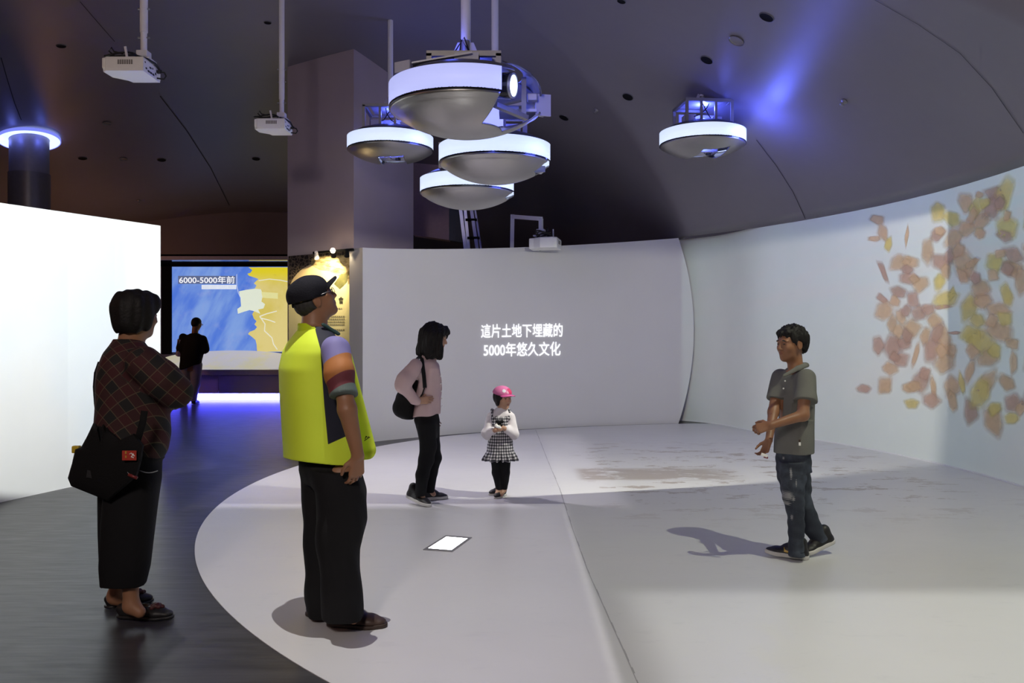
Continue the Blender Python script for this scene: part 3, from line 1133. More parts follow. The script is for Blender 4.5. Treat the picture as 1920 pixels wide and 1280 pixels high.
# ================================================================== VIDEO PROJECTORS ON POLES
def video_projector(label, px, py, Y, s=1.0, pole_px=None, yaw=0.0, group='white video projectors on ceiling poles'):
    """lens end to the left; the vented side faces the visitor, the socket panel the right"""
    c = Vector(on_depth(px, py, Y))
    t = thing('video_projector', label, 'projector', c, group)
    rot = Matrix.Rotation(yaw, 3, 'Z')

    def P(x, y, z):
        return c + rot @ (Vector((x, y, z)) * s)
    W, Dp, H = 0.31, 0.30, 0.105
    # shaped body: plan outline with a cut-back belly and a stepped nose
    out = [(-W / 2 + 0.03, -Dp / 2), (W / 2, -Dp / 2), (W / 2, Dp / 2), (-W / 2 + 0.10, Dp / 2), (-W / 2 + 0.085, Dp / 2 - 0.05), (-W / 2, Dp / 2 - 0.13), (-W / 2 - 0.005, -Dp / 2 + 0.03)]
    bm = bmesh.new()
    lo = [bm.verts.new(P(x * 0.985, y * 0.985, -H / 2)) for x, y in out]
    mi = [bm.verts.new(P(x, y, -H / 2 + 0.018)) for x, y in out]
    hi = [bm.verts.new(P(x, y, H / 2 - 0.01)) for x, y in out]
    to = [bm.verts.new(P(x * 0.97, y * 0.97, H / 2)) for x, y in out]
    k = len(out)
    bm.faces.new(list(reversed(lo)))
    bm.faces.new(to)
    for A, B2 in ((lo, mi), (mi, hi), (hi, to)):
        for i in range(k):
            bm.faces.new((A[i], A[(i + 1) % k], B2[(i + 1) % k], B2[i]))
    bmesh.ops.recalc_face_normals(bm, faces=bm.faces)
    bm.verts.index_update()
    raw('body', [v.co[:] for v in bm.verts], [[v.index for v in f.verts] for f in bm.faces], M['white_plastic'], t)
    bm.free()
    for i in range(7):
        MB().box(P(-0.03 + i * 0.0165, -Dp / 2 - 0.001, 0.012), Vector((0.0115, 0.004, 0.034)) * s, rot).out('vent_slot', M['grey_vent'], t)
    MB().box(P(-W / 2 + 0.012, -Dp / 2 + 0.03, 0.006), Vector((0.03, 0.05, H * 0.8)) * s, rot, 0.012 * s).out('nose_cover', M['white_plastic'], t)
    for (y, z, w, h) in ((-0.10, -0.02, .022, .012), (-0.06, -0.03, .03, .014), (-0.02, -0.03, .03, .014), (0.02, -0.03, .03, .014), (-0.03, 0.005, .03, .012), (0.06, -0.012, .018, .018), (-0.12, 0.02, .012, .01), (0.01, 0.012, .012, .012)):
        MB().box(P(W / 2 + 0.0005, y, z), Vector((0.004, w, h)) * s, rot).out('socket', M['cable'], t)
    MB().box(P(W / 2 + 0.012, 0.09, 0.012), Vector((0.028, 0.03, 0.022)) * s, rot, 0.004).out('plug', M['cable'], t)
    MB().tube([P(W / 2 + 0.02, 0.09, 0.012), P(W / 2 + 0.055, 0.09, 0.008), P(W / 2 + 0.07, 0.09, -0.02), P(W / 2 + 0.055, 0.085, -0.045), P(W / 2 + 0.01, 0.06, -0.045)], 0.0065 * s, 8).out('cable', M['cable'], t, True)
    MB().tube([P(0.10, -0.13, H / 2 + 0.01), P(0.14, -0.06, H / 2 + 0.012), P(0.165, 0.03, H / 2 + 0.005), P(0.175, 0.10, H / 2 - 0.03), P(W / 2 + 0.03, 0.09, 0.02)], 0.009 * s, 8).out('cable', M['cable'], t, True)
    # coil of cables on the top
    for j in range(4):
        pts = [P(-0.02 + (0.085 + 0.012 * j) * math.cos(a) - 0.02 * j, 0.0 + 0.07 * math.sin(a), H / 2 + 0.016 + 0.012 * j + 0.012 * math.sin(2 * a + j)) for a in np.linspace(0, 2 * math.pi, 22)]
        MB().tube(pts, 0.008 * s, 6, False).out('cable', M['cable'], t, True)
    MB().tube([P(-0.10, -0.04, H / 2 + 0.03), P(-0.15, -0.05, H / 2 + 0.075), P(-0.13, -0.05, H / 2 + 0.10), P(-0.11, -0.05, H / 2 + 0.07), P(-0.05, -0.03, H / 2 + 0.06)], 0.006 * s, 6).out('cable', M['cable'], t, True)
    MB().box(P(0.0, -0.09, H / 2 + 0.05), Vector((0.016, 0.01, 0.09)) * s, rot @ Matrix.Rotation(-0.18, 3, 'Y')).out('cable_tie', M['white_metal'], t)
    # mount plate and pole
    MB().box(P(0.07, 0.05, H / 2 + 0.035), Vector((0.14, 0.14, 0.012)) * s, rot).out('mount_plate', M['white_metal'], t)
    for sx in (-1, 1):
        MB().bar(P(0.07 + sx * 0.055, 0.05, H / 2), P(0.07 + sx * 0.03, 0.05, H / 2 + 0.09), 0.018 * s).out('mount_arm', M['white_metal'], t)
    MB().box(P(0.07, 0.05, H / 2 + 0.08), Vector((0.085, 0.085, 0.05)) * s, rot, 0.008).out('mount_head', M['white_metal'], t)
    b = P(0.07, 0.05, H / 2 + 0.09)
    if pole_px is not None:
        top = Vector((b.x, b.y, ceil_z(b.x, b.y)))
        MB().tube([b, top], 0.024, 16).out('pole', M['white_metal'], t, True, auto=40)
        MB().tube([b + Vector((0, 0, 0.16)), top], 0.029, 16).out('pole_sleeve', M['white_metal'], t, True, auto=40)
        for zz in (0.12, 0.34, 0.47):
            MB().tube([b + Vector((-0.045, 0, zz)), b + Vector((0.045, 0, zz))], 0.007, 8).out('bolt', M['alu'], t, True, auto=40)
    return t, b


video_projector('white video projector on a pole, the nearer one high at upper left', 247, 131, 6.3, 1.0, 270)
video_projector('white video projector on a pole hanging beside the grey pillar', 513, 238, 8.6, 1.0, 531)
# the bracket-mounted projector over the centre wall
YP = 12.0
t3, b3 = video_projector('white video projector on an angled bracket over the centre wall top', 1021, 457, YP, 1.42, None, R_(78), 'white video projectors on ceiling poles')
arm = MB()
e1 = on_depth(1027, 408, YP); e0 = on_depth(961, 406, 12.75); e00 = on_depth(958, 470, 12.75)
b3 = Vector(b3)
arm.tube([b3 - Vector((0, 0, 0.02)), Vector((b3.x, b3.y, e1[2]))], 0.035, 14)
arm.out('bracket_drop', M['white_metal'], t3, True, auto=40)
MB().bar(Vector((b3.x, b3.y, e1[2])), Vector(e0), 0.06, 0.06).out('bracket_beam', M['white_metal'], t3)
MB().bar(Vector(e0) + Vector((0, 0, 0.03)), Vector(e00) - Vector((0, 0, 0.9)), 0.06, 0.06).out('bracket_post', M['white_metal'], t3)

# ================================================================== LADDER behind the centre wall
Yl = 13.7
lad = thing('ladder', 'aluminium step ladder standing behind the centre wall', 'ladder', (on_depth(885, 628, Yl)[0], Yl, 0))


def lp(px, py, dy=0.0):
    return Vector(on_depth(px, py, Yl + dy))


def rail(px0, py0, px1, py1, dy, w, mat):
    a, b = lp(px0, py0, dy), lp(px1, py1, dy)
    d = (b - a)
    foot = a + d * ((0 - a.z) / d.z)
    MB().bar(foot, a, w, 0.05, up=(0, 1, 0)).out('rail', mat, lad)


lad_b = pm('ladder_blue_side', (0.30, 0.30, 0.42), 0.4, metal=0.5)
rail(862, 380, 873, 468, 0.0, 0.055, M['alu'])
rail(871, 380, 879, 468, 0.05, 0.05, M['alu'])
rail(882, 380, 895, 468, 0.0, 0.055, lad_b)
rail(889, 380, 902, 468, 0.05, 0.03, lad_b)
for k in range(8):
    yy = 412 + 34 * k
    a = lp(874 + (yy - 412) * 0.1, yy); b = lp(893 + (yy - 412) * 0.14, yy)
    MB().box((a + b) / 2, ((b - a).length + 0.02, 0.09, 0.035)).out('tread', M['black'], lad)

# ================================================================== CEILING FITTINGS
def ceiling_disc(px, py, wpx, kind):
    p = Vector(on_ceiling(px, py, 0.008))
    r = wpx / 2 * p.y / F
    nrm = ceil_normal(p.x, p.y)
    Q = nrm.to_track_quat('Z', 'Y').to_matrix()
    return p, r, Q


def downlight(label, px, py, wpx):
    p, r, Q = ceiling_disc(px, py, wpx, 0)
    t = thing('recessed_downlight', label, 'downlight', p, 'dark recessed downlights in the vault')
    MB().lathe(p, [(r, 0.002), (r * 1.10, 0.0), (r * 1.12, -0.01)], 28, M=Q).out('rim', M['shell'], t, True)
    MB().lathe(p, [(r, 0.002), (r * 0.97, 0.001), (0.001, 0.001)], 28, M=Q).out('dark_opening', M['black'], t, True)


for a in ((1437, 33, 27, 'round dark downlight hole in the vault, uppermost at the right'), (1325, 113, 23, 'round dark downlight hole in the vault just above the lone saucer lamp'),
          (1177, 182, 20, 'round dark downlight hole between lone saucer lamp and lamp cluster'), (1057, 221, 18, 'small dark downlight hole just right of the lamp cluster'),
          (155, 297, 15, 'dark downlight hole nearest the glowing column'), (303, 300, 15, 'dark downlight hole in the left vault midway between column and pillar'),
          (480, 298, 14, 'dark downlight hole under the projector next to the pillar'), (115, 87, 16, 'dark downlight hole left of the nearest pole projector'),
          (502, 43, 13, 'dim downlight hole left of the second projector pole'), (1165, 1, 16, 'dark downlight hole cut by the top edge of the picture')):
    downlight(a[3], a[0], max(3, a[1]), a[2])
sp = pm('speaker_grille', (0.22, 0.20, 0.20), 0.7)
for a in ((1381, 76, 30, 'round ceiling speaker with pale rim between two downlights'), (200, 231, 15, 'dim round ceiling speaker left of the pole projectors'), (231, 298, 14, 'dim round ceiling speaker between two left downlights')):
    p, r, Q = ceiling_disc(a[0], a[1], a[2], 1)
    t = thing('ceiling_speaker', a[3], 'speaker', p, 'round ceiling speakers')
    MB().lathe(p, [(r * 0.86, -0.006), (r, -0.004), (r, 0.01)], 28, M=Q).out('rim', M['steel'], t, True)
    MB().lathe(p, [(r * 0.86, -0.004), (0.001, -0.006)], 28, M=Q).out('grille', sp, t, True)
for a in ((1583, 190, 'small ceiling sprinkler alone on the right of the vault'), (1118, 206, 'small ceiling sprinkler between two downlights'), (260, 376, 'tiny ceiling sprinkler above the far screen')):
    p, r, Q = ceiling_disc(a[0], a[1], 10, 1)
    t = thing('sprinkler', a[2], 'sprinkler', p, 'ceiling sprinklers')
    MB().lathe(p, [(0.035, 0.0), (0.03, 0.012), (0.012, 0.014), (0.01, 0.04)], 16, M=Q).out('base', M['steel'], t, True)
    MB().lathe(p, [(0.001, 0.04), (0.024, 0.045), (0.024, 0.05), (0.001, 0.05)], 12, M=Q).out('deflector', M['steel'], t, True)

# ================================================================== POSTER PANEL on the pillar
pn = np.array([(PB - PA)[1], -(PB - PA)[0], 0.0]); pn = pn / np.linalg.norm(pn)
if pn[1] > 0:
    pn = -pn
P0 = np.array([PA[0], PA[1], 0.0])


def on_pillar(px, py, lift=0.02):
    return on_plane(px, py, P0 + pn * lift, pn)


poster = thing('poster_panel', 'exhibition panel of cream and dark pattern with landscape photo on the pillar', 'poster', on_pillar(600, 700, 0.01))
pat, pb_, PBn = base_mat('poster_pattern')
g = PBn.n('ShaderNodeNewGeometry')
x_, y_, z_ = PBn.xyz(g.outputs['Position'])
cvv = PBn.n('ShaderNodeCombineXYZ')
PBn.put(cvv.inputs[0], PBn.m('MULTIPLY', x_, 1.0)); PBn.put(cvv.inputs[1], PBn.m('MULTIPLY', z_, 1.0))
vo = PBn.n('ShaderNodeTexVoronoi', feature='DISTANCE_TO_EDGE')
PBn.put(vo.inputs['Vector'], cvv.outputs[0]); vo.inputs['Scale'].default_value = 22.0
PBn.put(pb_.inputs['Base Color'], PBn.mix(PBn.ss(vo.outputs['Distance'], 0.06, 0.12), (0.16, 0.12, 0.09), (0.025, 0.02, 0.018)))
pb_.inputs['Roughness'].default_value = 0.6
cream = pm('poster_cream', (0.62, 0.58, 0.36), 0.5, var=0.05, vscale=2)
cream2 = pm('poster_pale_circle', (0.66, 0.52, 0.32), 0.5, var=0.04, vscale=2)
photo, pb2, P2 = base_mat('poster_photo')
g = P2.n('ShaderNodeNewGeometry')
nz = P2.noise(P2.vmul(g.outputs['Position'], (1.5, 1.5, 5.0)), 4.0, 5.0, 0.65)
P2.put(pb2.inputs['Base Color'], P2.mix(P2.ss(nz, 0.35, 0.65), (0.13, 0.10, 0.045), (0.52, 0.42, 0.24)))
photo2 = pm('poster_small_photo', (0.10, 0.10, 0.04), 0.5, var=0.6, vscale=14)
ink = pm('poster_ink', (0.03, 0.028, 0.025), 0.6)
thk = MB()
Pq = [on_pillar(x, y, 0.02) for x, y in ((541, 480), (661, 470), (661, 900), (541, 890))]
Pb = [on_pillar(x, y, 0.002) for x, y in ((541, 480), (661, 470), (661, 900), (541, 890))]
thk.add(Pq + Pb, [(0, 3, 2, 1), (4, 5, 6, 7), (0, 1, 5, 4), (1, 2, 6, 5), (2, 3, 7, 6), (3, 0, 4, 7)])
thk.out('panel', pat, poster)


def pdecal(name, pix, lift, mat):
    P = [on_pillar(x, y, 0.02 + lift) for x, y in pix]
    return raw(name, P, [tuple(range(len(P)))], mat, poster)


arc = [(560 + 0, 900)]
circ = []
for a in np.linspace(R_(180), R_(292), 24):
    circ.append((612 + 71 * math.cos(a), 552 + 62 * math.sin(a)))
pdecal('cream_field', [(575, 905)] + [(541.5, 880)] + circ + [(660, 500), (660, 905)], 0.002, cream)
pdecal('pale_circle', circ[:17] + [(610, 545), (541, 570)], 0.003, cream2)
pdecal('landscape_photo', [(584, 484), (600, 481), (625, 479), (660, 477), (660, 530), (646, 524), (632, 516), (618, 508), (600, 506), (583, 497)], 0.004, photo)
pdecal('small_photo', [(640, 513), (653, 514), (650, 529), (637, 542), (626, 532)], 0.005, photo2)
pdecal('small_photo', [(652, 518), (660, 516), (660, 530), (652, 533)], 0.0052, photo)
for body, q, off in (('社', (615, 556.5, 629, 565.0), 0.02), ('會', (634.5, 556, 644.5, 569.5), 0.02)):
    lettering('title', body, q, lambda x, y: on_pillar(x, y, 0.026), ink, poster, off)
soft = pm('poster_small_print', (0.22, 0.20, 0.13), 0.6)
for q in ((618, 577, 641, 579.5), (600, 592, 646, 594.5), (600, 597, 646, 599.5), (600, 602, 646, 604.5), (600, 607, 646, 609.5), (608, 617, 646, 619.5)):
    x0, y0, x1, y1 = q
    xs = x1
    while xs > x0:
        w = random.choice((2.2, 2.8, 3.4))
        pdecal('small_print', [(xs - w, y0), (xs, y0 - 0.1), (xs, y1 - 0.1), (xs - w, y1)], 0.006, soft)
        xs -= w + 0.8
# track with spotlights
trk = thing('track_light', 'short black track with three spotlights over the poster panel', 'spotlight', on_pillar(625, 470, 0.25))
A = Vector(on_pillar(588, 474, 0.20)); Bv = Vector(on_pillar(662, 467.5, 0.20))
MB().bar(A, Bv, 0.035, 0.03).out('track', M['black'], trk)
for px, py in ((595, 473), (627, 470), (652, 469)):
    a = Vector(on_pillar(px, py, 0.20)); b = a + Vector((0, 0, -0.035)) + Vector(pn) * 0.02
    ax = (Vector(on_pillar(px, 520, 0.0)) - b).normalized()
    MB().tube([a, b], 0.010, 8).out('stirrup', M['white_metal'], trk, True)
    MB().tube([b - ax * 0.05, b + ax * 0.03, b + ax * 0.055], [0.022, 0.032, 0.036], 16).out('spot_head', M['white_metal'] if px < 600 else M['black'], trk, True, auto=40)
    MB().lathe(b + ax * 0.056, [(0.001, 0), (0.026, 0)], 16, M=ax.to_track_quat('Z', 'Y').to_matrix()).out('bulb', M['bulb'], trk)
gb = Vector(on_pillar(627, 470, 0.25))
MB().lathe(gb + Vector(pn) * 0.03, [(0.001, -0.036), (0.022, -0.028), (0.036, 0.0), (0.022, 0.028), (0.001, 0.036)], 16).out('glowing_bulb', M['bulb'], trk, True)
beam('poster_spot', tuple(gb + Vector(pn) * 0.05 + Vector((-0.1, 0, -0.03))), tuple(on_pillar(612, 540, 0.0)), 95, (1.0, 0.80, 0.40), None, cone=95, blend=0.6)
point('poster_flare', tuple(gb + Vector(pn) * 0.12), 1.6, (1.0, 0.72, 0.40), 0.02)

# ================================================================== FLOOR LIGHT
quad = [on_floor(x, y) for x, y in ((793, 1032), (836, 1005), (885, 1009), (848, 1036))]
qc = sum(quad) / 4
fl_t = thing('floor_light', 'bright rectangular light panel set flush in the white floor', 'light', (qc[0], qc[1], 0.004))
P = [Vector((p[0], p[1], 0.008)) for p in quad]
inn = [qc[:2] + (p[:2] - qc[:2]) * 0.80 for p in quad]
I = [Vector((p[0], p[1], 0.008)) for p in inn]
dn_ = [Vector((p.x, p.y, 0.004)) for p in P]
raw('frame', [v[:] for v in P + I + dn_], [(i, (i + 1) % 4, 4 + (i + 1) % 4, 4 + i) for i in range(4)] + [(i, 8 + i, 8 + (i + 1) % 4, (i + 1) % 4) for i in range(4)], M['steel'], fl_t)
raw('glass', [(p.x, p.y, 0.0078) for p in I], [(0, 1, 2, 3)], em('floor_light_glass', (1.0, 1.0, 1.0), 12.0), fl_t)

# ================================================================== PETALS: projected light painted as coloured film on the right wall
PET = """180,195,50,35,20,o 205,250,35,70,-15,o 170,272,45,20,0,o 225,295,25,50,10,y 300,260,14,80,5,o 425,165,50,70,10,y 480,190,60,50,30,y 535,130,50,70,0,o
575,150,50,80,20,y 590,95,30,25,0,o 650,90,70,60,10,r 690,100,60,110,15,y 640,150,60,90,20,r 600,200,50,60,40,o 420,258,50,40,-20,r 490,270,70,80,20,o 540,230,60,50,40,o
380,320,42,85,5,o 435,365,70,60,20,r 430,440,34,60,10,y 270,370,70,50,-10,o 310,365,60,50,10,o 205,405,25,80,-25,r 355,450,60,60,20,o 300,430,70,40,0,r 265,485,60,40,10,r
325,520,55,55,15,r 455,515,80,50,-20,y 440,545,60,18,-5,r 480,490,30,50,10,y 345,570,55,55,30,r 385,555,45,40,20,r 410,600,55,50,10,o 200,510,50,25,35,r 210,560,60,60,20,o
240,610,40,60,0,o 275,585,30,60,-10,o 320,630,60,60,20,o 185,700,42,60,-8,r 245,700,60,80,10,r 290,690,50,60,30,r 275,755,60,50,10,r 230,790,50,40,20,o 335,735,20,80,15,o
400,710,55,100,5,r 445,670,50,90,-20,o 450,770,70,60,-35,o 475,720,40,50,-30,o 490,648,50,10,0,r 550,550,55,90,15,y 595,470,60,60,0,o 600,520,60,60,30,o 665,555,90,50,15,o
700,495,40,80,-15,y 555,660,80,70,10,y 600,690,90,80,20,y 620,750,70,60,-20,o 670,640,90,70,30,o 720,690,60,40,20,o 530,380,70,110,-20,o 560,370,60,30,-30,o 650,365,60,70,0,y
725,340,80,60,10,r 720,390,60,80,20,o 755,440,40,90,0,o 700,230,70,80,15,y 690,260,60,40,20,r 125,870,50,28,8,r 210,865,50,70,15,o 310,865,45,35,-10,o 355,840,60,80,15,r
405,870,20,80,-5,o 400,920,60,50,20,r 315,930,55,35,10,y 480,860,55,80,10,o 480,920,30,70,-10,o 520,850,20,80,-10,y 550,805,30,80,20,o 615,850,50,110,25,o 555,960,45,90,-5,r
590,890,60,90,20,y 700,850,50,70,-35,o 725,765,30,80,0,o 645,1000,60,100,-15,o 720,930,70,60,15,r 720,990,50,40,0,y 755,950,40,60,0,o 650,950,40,60,20,y 590,250,40,40,20,o
790,200,60,80,10,y 430,240,40,30,15,o 470,340,30,60,10,r 455,400,34,50,-15,o 300,395,40,30,10,r 330,430,36,40,20,o 250,520,34,40,-20,o 295,560,36,40,10,r 265,640,44,50,15,o 300,660,36,50,-20,r
370,660,36,60,10,o 420,650,40,70,20,r 440,720,50,50,30,o 370,810,44,50,10,r 330,860,50,40,-15,o 250,745,44,40,0,r 505,320,40,60,10,o 520,420,44,60,-20,o 575,430,40,40,20,r 640,420,50,40,10,o
580,600,60,50,20,y 640,600,50,50,-10,o 560,720,50,60,10,o 650,720,50,50,20,y 690,590,60,50,10,y 700,390,50,50,-10,r 670,330,40,40,0,o 610,130,40,50,10,y 560,180,40,60,20,o 670,130,40,50,0,r 700,180,30,40,10,o 800,330,60,80,-10,o 800,480,60,90,20,r 805,620,60,70,0,y 800,760,50,80,15,o 800,900,60,80,20,r"""
film, fb_, FB = base_mat('petal_light_film')
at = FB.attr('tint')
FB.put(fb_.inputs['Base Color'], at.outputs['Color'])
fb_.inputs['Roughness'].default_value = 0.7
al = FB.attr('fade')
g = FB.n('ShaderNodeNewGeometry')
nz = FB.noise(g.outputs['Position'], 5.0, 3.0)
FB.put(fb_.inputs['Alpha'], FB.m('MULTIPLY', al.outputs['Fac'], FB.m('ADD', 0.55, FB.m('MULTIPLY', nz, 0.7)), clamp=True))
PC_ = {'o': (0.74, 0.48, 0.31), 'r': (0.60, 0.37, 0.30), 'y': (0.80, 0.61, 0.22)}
petals = thing('painted_light_petals', 'projected light painted as orange and yellow film petals on the curved right wall', 'painted projection', on_cyl(1800, 620, RW_C, RW_R))
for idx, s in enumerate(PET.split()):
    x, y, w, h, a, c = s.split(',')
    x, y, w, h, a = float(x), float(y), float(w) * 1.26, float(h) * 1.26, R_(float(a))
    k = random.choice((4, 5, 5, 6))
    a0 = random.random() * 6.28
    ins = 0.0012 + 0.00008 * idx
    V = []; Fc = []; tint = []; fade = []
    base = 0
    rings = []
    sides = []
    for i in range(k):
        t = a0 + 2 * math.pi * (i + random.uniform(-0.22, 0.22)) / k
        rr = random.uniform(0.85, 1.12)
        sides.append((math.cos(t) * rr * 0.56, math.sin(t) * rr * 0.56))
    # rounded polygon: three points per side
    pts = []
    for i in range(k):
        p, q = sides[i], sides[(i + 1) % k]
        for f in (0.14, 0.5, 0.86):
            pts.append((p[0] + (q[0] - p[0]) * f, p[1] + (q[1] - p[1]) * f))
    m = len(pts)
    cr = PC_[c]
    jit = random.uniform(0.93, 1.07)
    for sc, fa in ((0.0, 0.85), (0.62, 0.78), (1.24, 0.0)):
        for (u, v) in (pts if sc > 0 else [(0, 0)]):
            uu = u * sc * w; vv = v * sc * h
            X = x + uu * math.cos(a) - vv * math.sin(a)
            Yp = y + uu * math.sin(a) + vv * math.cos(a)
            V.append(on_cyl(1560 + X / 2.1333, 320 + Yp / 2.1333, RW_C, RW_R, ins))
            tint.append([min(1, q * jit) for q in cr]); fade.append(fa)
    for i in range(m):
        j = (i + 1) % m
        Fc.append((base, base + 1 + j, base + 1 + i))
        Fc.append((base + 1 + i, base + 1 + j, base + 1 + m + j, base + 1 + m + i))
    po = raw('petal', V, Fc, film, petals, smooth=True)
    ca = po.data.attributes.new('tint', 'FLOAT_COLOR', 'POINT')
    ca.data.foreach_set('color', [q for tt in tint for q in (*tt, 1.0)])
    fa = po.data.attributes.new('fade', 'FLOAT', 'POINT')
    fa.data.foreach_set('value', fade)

# ================================================================== PEOPLE: implicit surfaces meshed to one skin
def smin(a, b, k):
    if k <= 0:
        return np.minimum(a, b)
    h = np.clip(0.5 + 0.5 * (b - a) / k, 0, 1)
    return b + (a - b) * h - k * h * (1 - h)


class Sdf:
    """a list of soft shapes in world metres, evaluated on a grid and skinned with surface nets"""
    def __init__(self, k=0.02):
        self.ops = []
        self.k = k

    def rc(self, a, b, ra, rb=None, k=None, sq=None, cut=False):
        """tapered capsule; sq = (axis, factor): flattened along that axis"""
        a = np.array(a, float); b = np.array(b, float)
        rb = ra if rb is None else rb
        m = max(ra, rb) * (max(1.0, sq[1]) if sq else 1.0)
        self.ops.append(('rc', (a, b, ra, rb, sq), np.minimum(a, b) - m, np.maximum(a, b) + m, self.k if k is None else k, cut))
        return self

    def chain(self, pts, rs, k=None, sq=None):
        for i in range(len(pts) - 1):
            self.rc(pts[i], pts[i + 1], rs[i], rs[i + 1], k, sq)
        return self

    def el(self, c, r, rot=None, k=None, cut=False):
        c = np.array(c, float); r = np.array(r, float)
        Rm = np.eye(3) if rot is None else np.array(rot)
        m = np.abs(Rm) @ r
        self.ops.append(('el', (c, r, Rm), c - m, c + m, self.k if k is None else k, cut))
        return self

    def loft(self, secs, phi=0.0, n=2.2, k=None, cut=False):
        """stack of superellipse sections (z, cx, cy, rw, rd); rw lies along the direction phi in plan"""
        S = np.array(sorted(secs), float)
        if len(S) > 2:                       # smooth curves through the sections, ends kept
            zz = np.linspace(S[0, 0], S[-1, 0], 160)
            w = max(3, int(0.022 / (zz[1] - zz[0])))
            T = [zz]
            for i in range(1, 5):
                v = np.interp(zz, S[:, 0], S[:, i])
                e = np.concatenate([2 * v[0] - v[w:0:-1], v, 2 * v[-1] - v[-2:-w - 2:-1]])
                kern = np.hanning(2 * w + 3)[1:-1]
                T.append(np.convolve(e, kern / kern.sum(), mode='valid'))
            S = np.stack(T, 1)
            S[:, 3:] = np.maximum(S[:, 3:], 0.004)
        m = max(S[:, 3].max(), S[:, 4].max())
        lo = np.array([S[:, 1].min() - m, S[:, 2].min() - m, S[0, 0]])
        hi = np.array([S[:, 1].max() + m, S[:, 2].max() + m, S[-1, 0]])
        self.ops.append(('loft', (S, phi, n), lo, hi, self.k if k is None else k, cut))
        return self

    def plane(self, o, nrm, lo=None, hi=None):
        """cut away the side the normal points to (inside an optional box)"""
        nrm = np.array(nrm, float); nrm /= np.linalg.norm(nrm)
        self.ops.append(('pl', (np.array(o, float), nrm), None if lo is None else np.array(lo, float), None if hi is None else np.array(hi, float), 0, True))
        return self

    @staticmethod
    def dist(kind, prm, P):
        x, y, z = P
        if kind == 'rc':
            a, b, ra, rb, sq = prm
            ba = b - a
            L = max(1e-9, float(ba @ ba))
            px, py, pz = x - a[0], y - a[1], z - a[2]
            t = np.clip((px * ba[0] + py * ba[1] + pz * ba[2]) / L, 0, 1)
            px = px - t * ba[0]; py = py - t * ba[1]; pz = pz - t * ba[2]
            if sq:
                u = np.array(sq[0], float); u = u / np.linalg.norm(u)
                d = (px * u[0] + py * u[1] + pz * u[2]) * (1.0 / sq[1] - 1.0)
                px = px + u[0] * d; py = py + u[1] * d; pz = pz + u[2] * d
            return np.sqrt(px * px + py * py + pz * pz) - (ra + (rb - ra) * t)
        if kind == 'el':
            c, r, Rm = prm
            px, py, pz = x - c[0], y - c[1], z - c[2]
            q = [(px * Rm[0, i] + py * Rm[1, i] + pz * Rm[2, i]) for i in range(3)]
            k0 = np.sqrt((q[0] / r[0]) ** 2 + (q[1] / r[1]) ** 2 + (q[2] / r[2]) ** 2)
            k1 = np.sqrt((q[0] / r[0] ** 2) ** 2 + (q[1] / r[1] ** 2) ** 2 + (q[2] / r[2] ** 2) ** 2)
            return k0 * (k0 - 1) / np.maximum(k1, 1e-6)
        if kind == 'loft':
            S, phi, n = prm
            zz = z[0, 0, :] if z.ndim == 3 else z
            # smooth (cubic-like) interpolation along z
            v = [np.interp(zz, S[:, 0], S[:, i]) for i in range(1, 5)]
            cx, cy, rw, rd = [q[None, None, :] if z.ndim == 3 else q for q in v]
            px, py = x - cx, y - cy
            u = px * math.cos(phi) + py * math.sin(phi)
            w = -px * math.sin(phi) + py * math.cos(phi)
            g = (np.abs(u / rw) ** n + np.abs(w / rd) ** n) ** (1.0 / n)
            d = (g - 1) * np.minimum(rw, rd)
            return np.maximum(d, np.maximum(S[0, 0] - z, z - S[-1, 0]))
        if kind == 'pl':
            o, nn = prm
            return (x - o[0]) * nn[0] + (y - o[1]) * nn[1] + (z - o[2]) * nn[2]

    def mesh(self, h=0.005, wrinkle=None, smooth=1):
        lo = np.min([o[2] for o in self.ops if o[0] != 'pl' and not o[5]], axis=0) - 0.012 - h * 2
        hi = np.max([o[3] for o in self.ops if o[0] != 'pl' and not o[5]], axis=0) + 0.012 + h * 2
        n = np.ceil((hi - lo) / h).astype(int) + 1
        D = np.full(tuple(n), 0.25, dtype=np.float32)
        ax = [lo[i] + h * np.arange(n[i]) for i in range(3)]
        for kind, prm, l, u, k, cut in self.ops:
            pad = max(k, h * 3) + 0.004
            if l is None:
                i0, i1 = np.zeros(3, int), n
            else:
                i0 = np.clip(np.floor((l - pad - lo) / h).astype(int), 0, n - 1)
                i1 = np.clip(np.ceil((u + pad - lo) / h).astype(int) + 1, 1, n)
            sl = tuple(slice(i0[i], i1[i]) for i in range(3))
            P = (ax[0][sl[0]][:, None, None], ax[1][sl[1]][None, :, None], ax[2][sl[2]][None, None, :])
            P = np.broadcast_arrays(*P) if kind == 'loft' else P
            d = self.dist(kind, prm, P).astype(np.float32)
            if cut:
                D[sl] = -smin(-D[sl], d, k) if kind != 'pl' else np.maximum(D[sl], d)
            else:
                D[sl] = smin(D[sl], d, k)
        if wrinkle is not None:
            P = (ax[0][:, None, None], ax[1][None, :, None], ax[2][None, None, :])
            D = D + wrinkle(*P).astype(np.float32)
        V, Q = snets(D)
        V = lo + V * h
        if smooth:
            V = relax(V, Q, smooth)
        return V, Q


EDG = [(a, b) for a in range(8) for b in range(a + 1, 8) if bin(a ^ b).count('1') == 1]


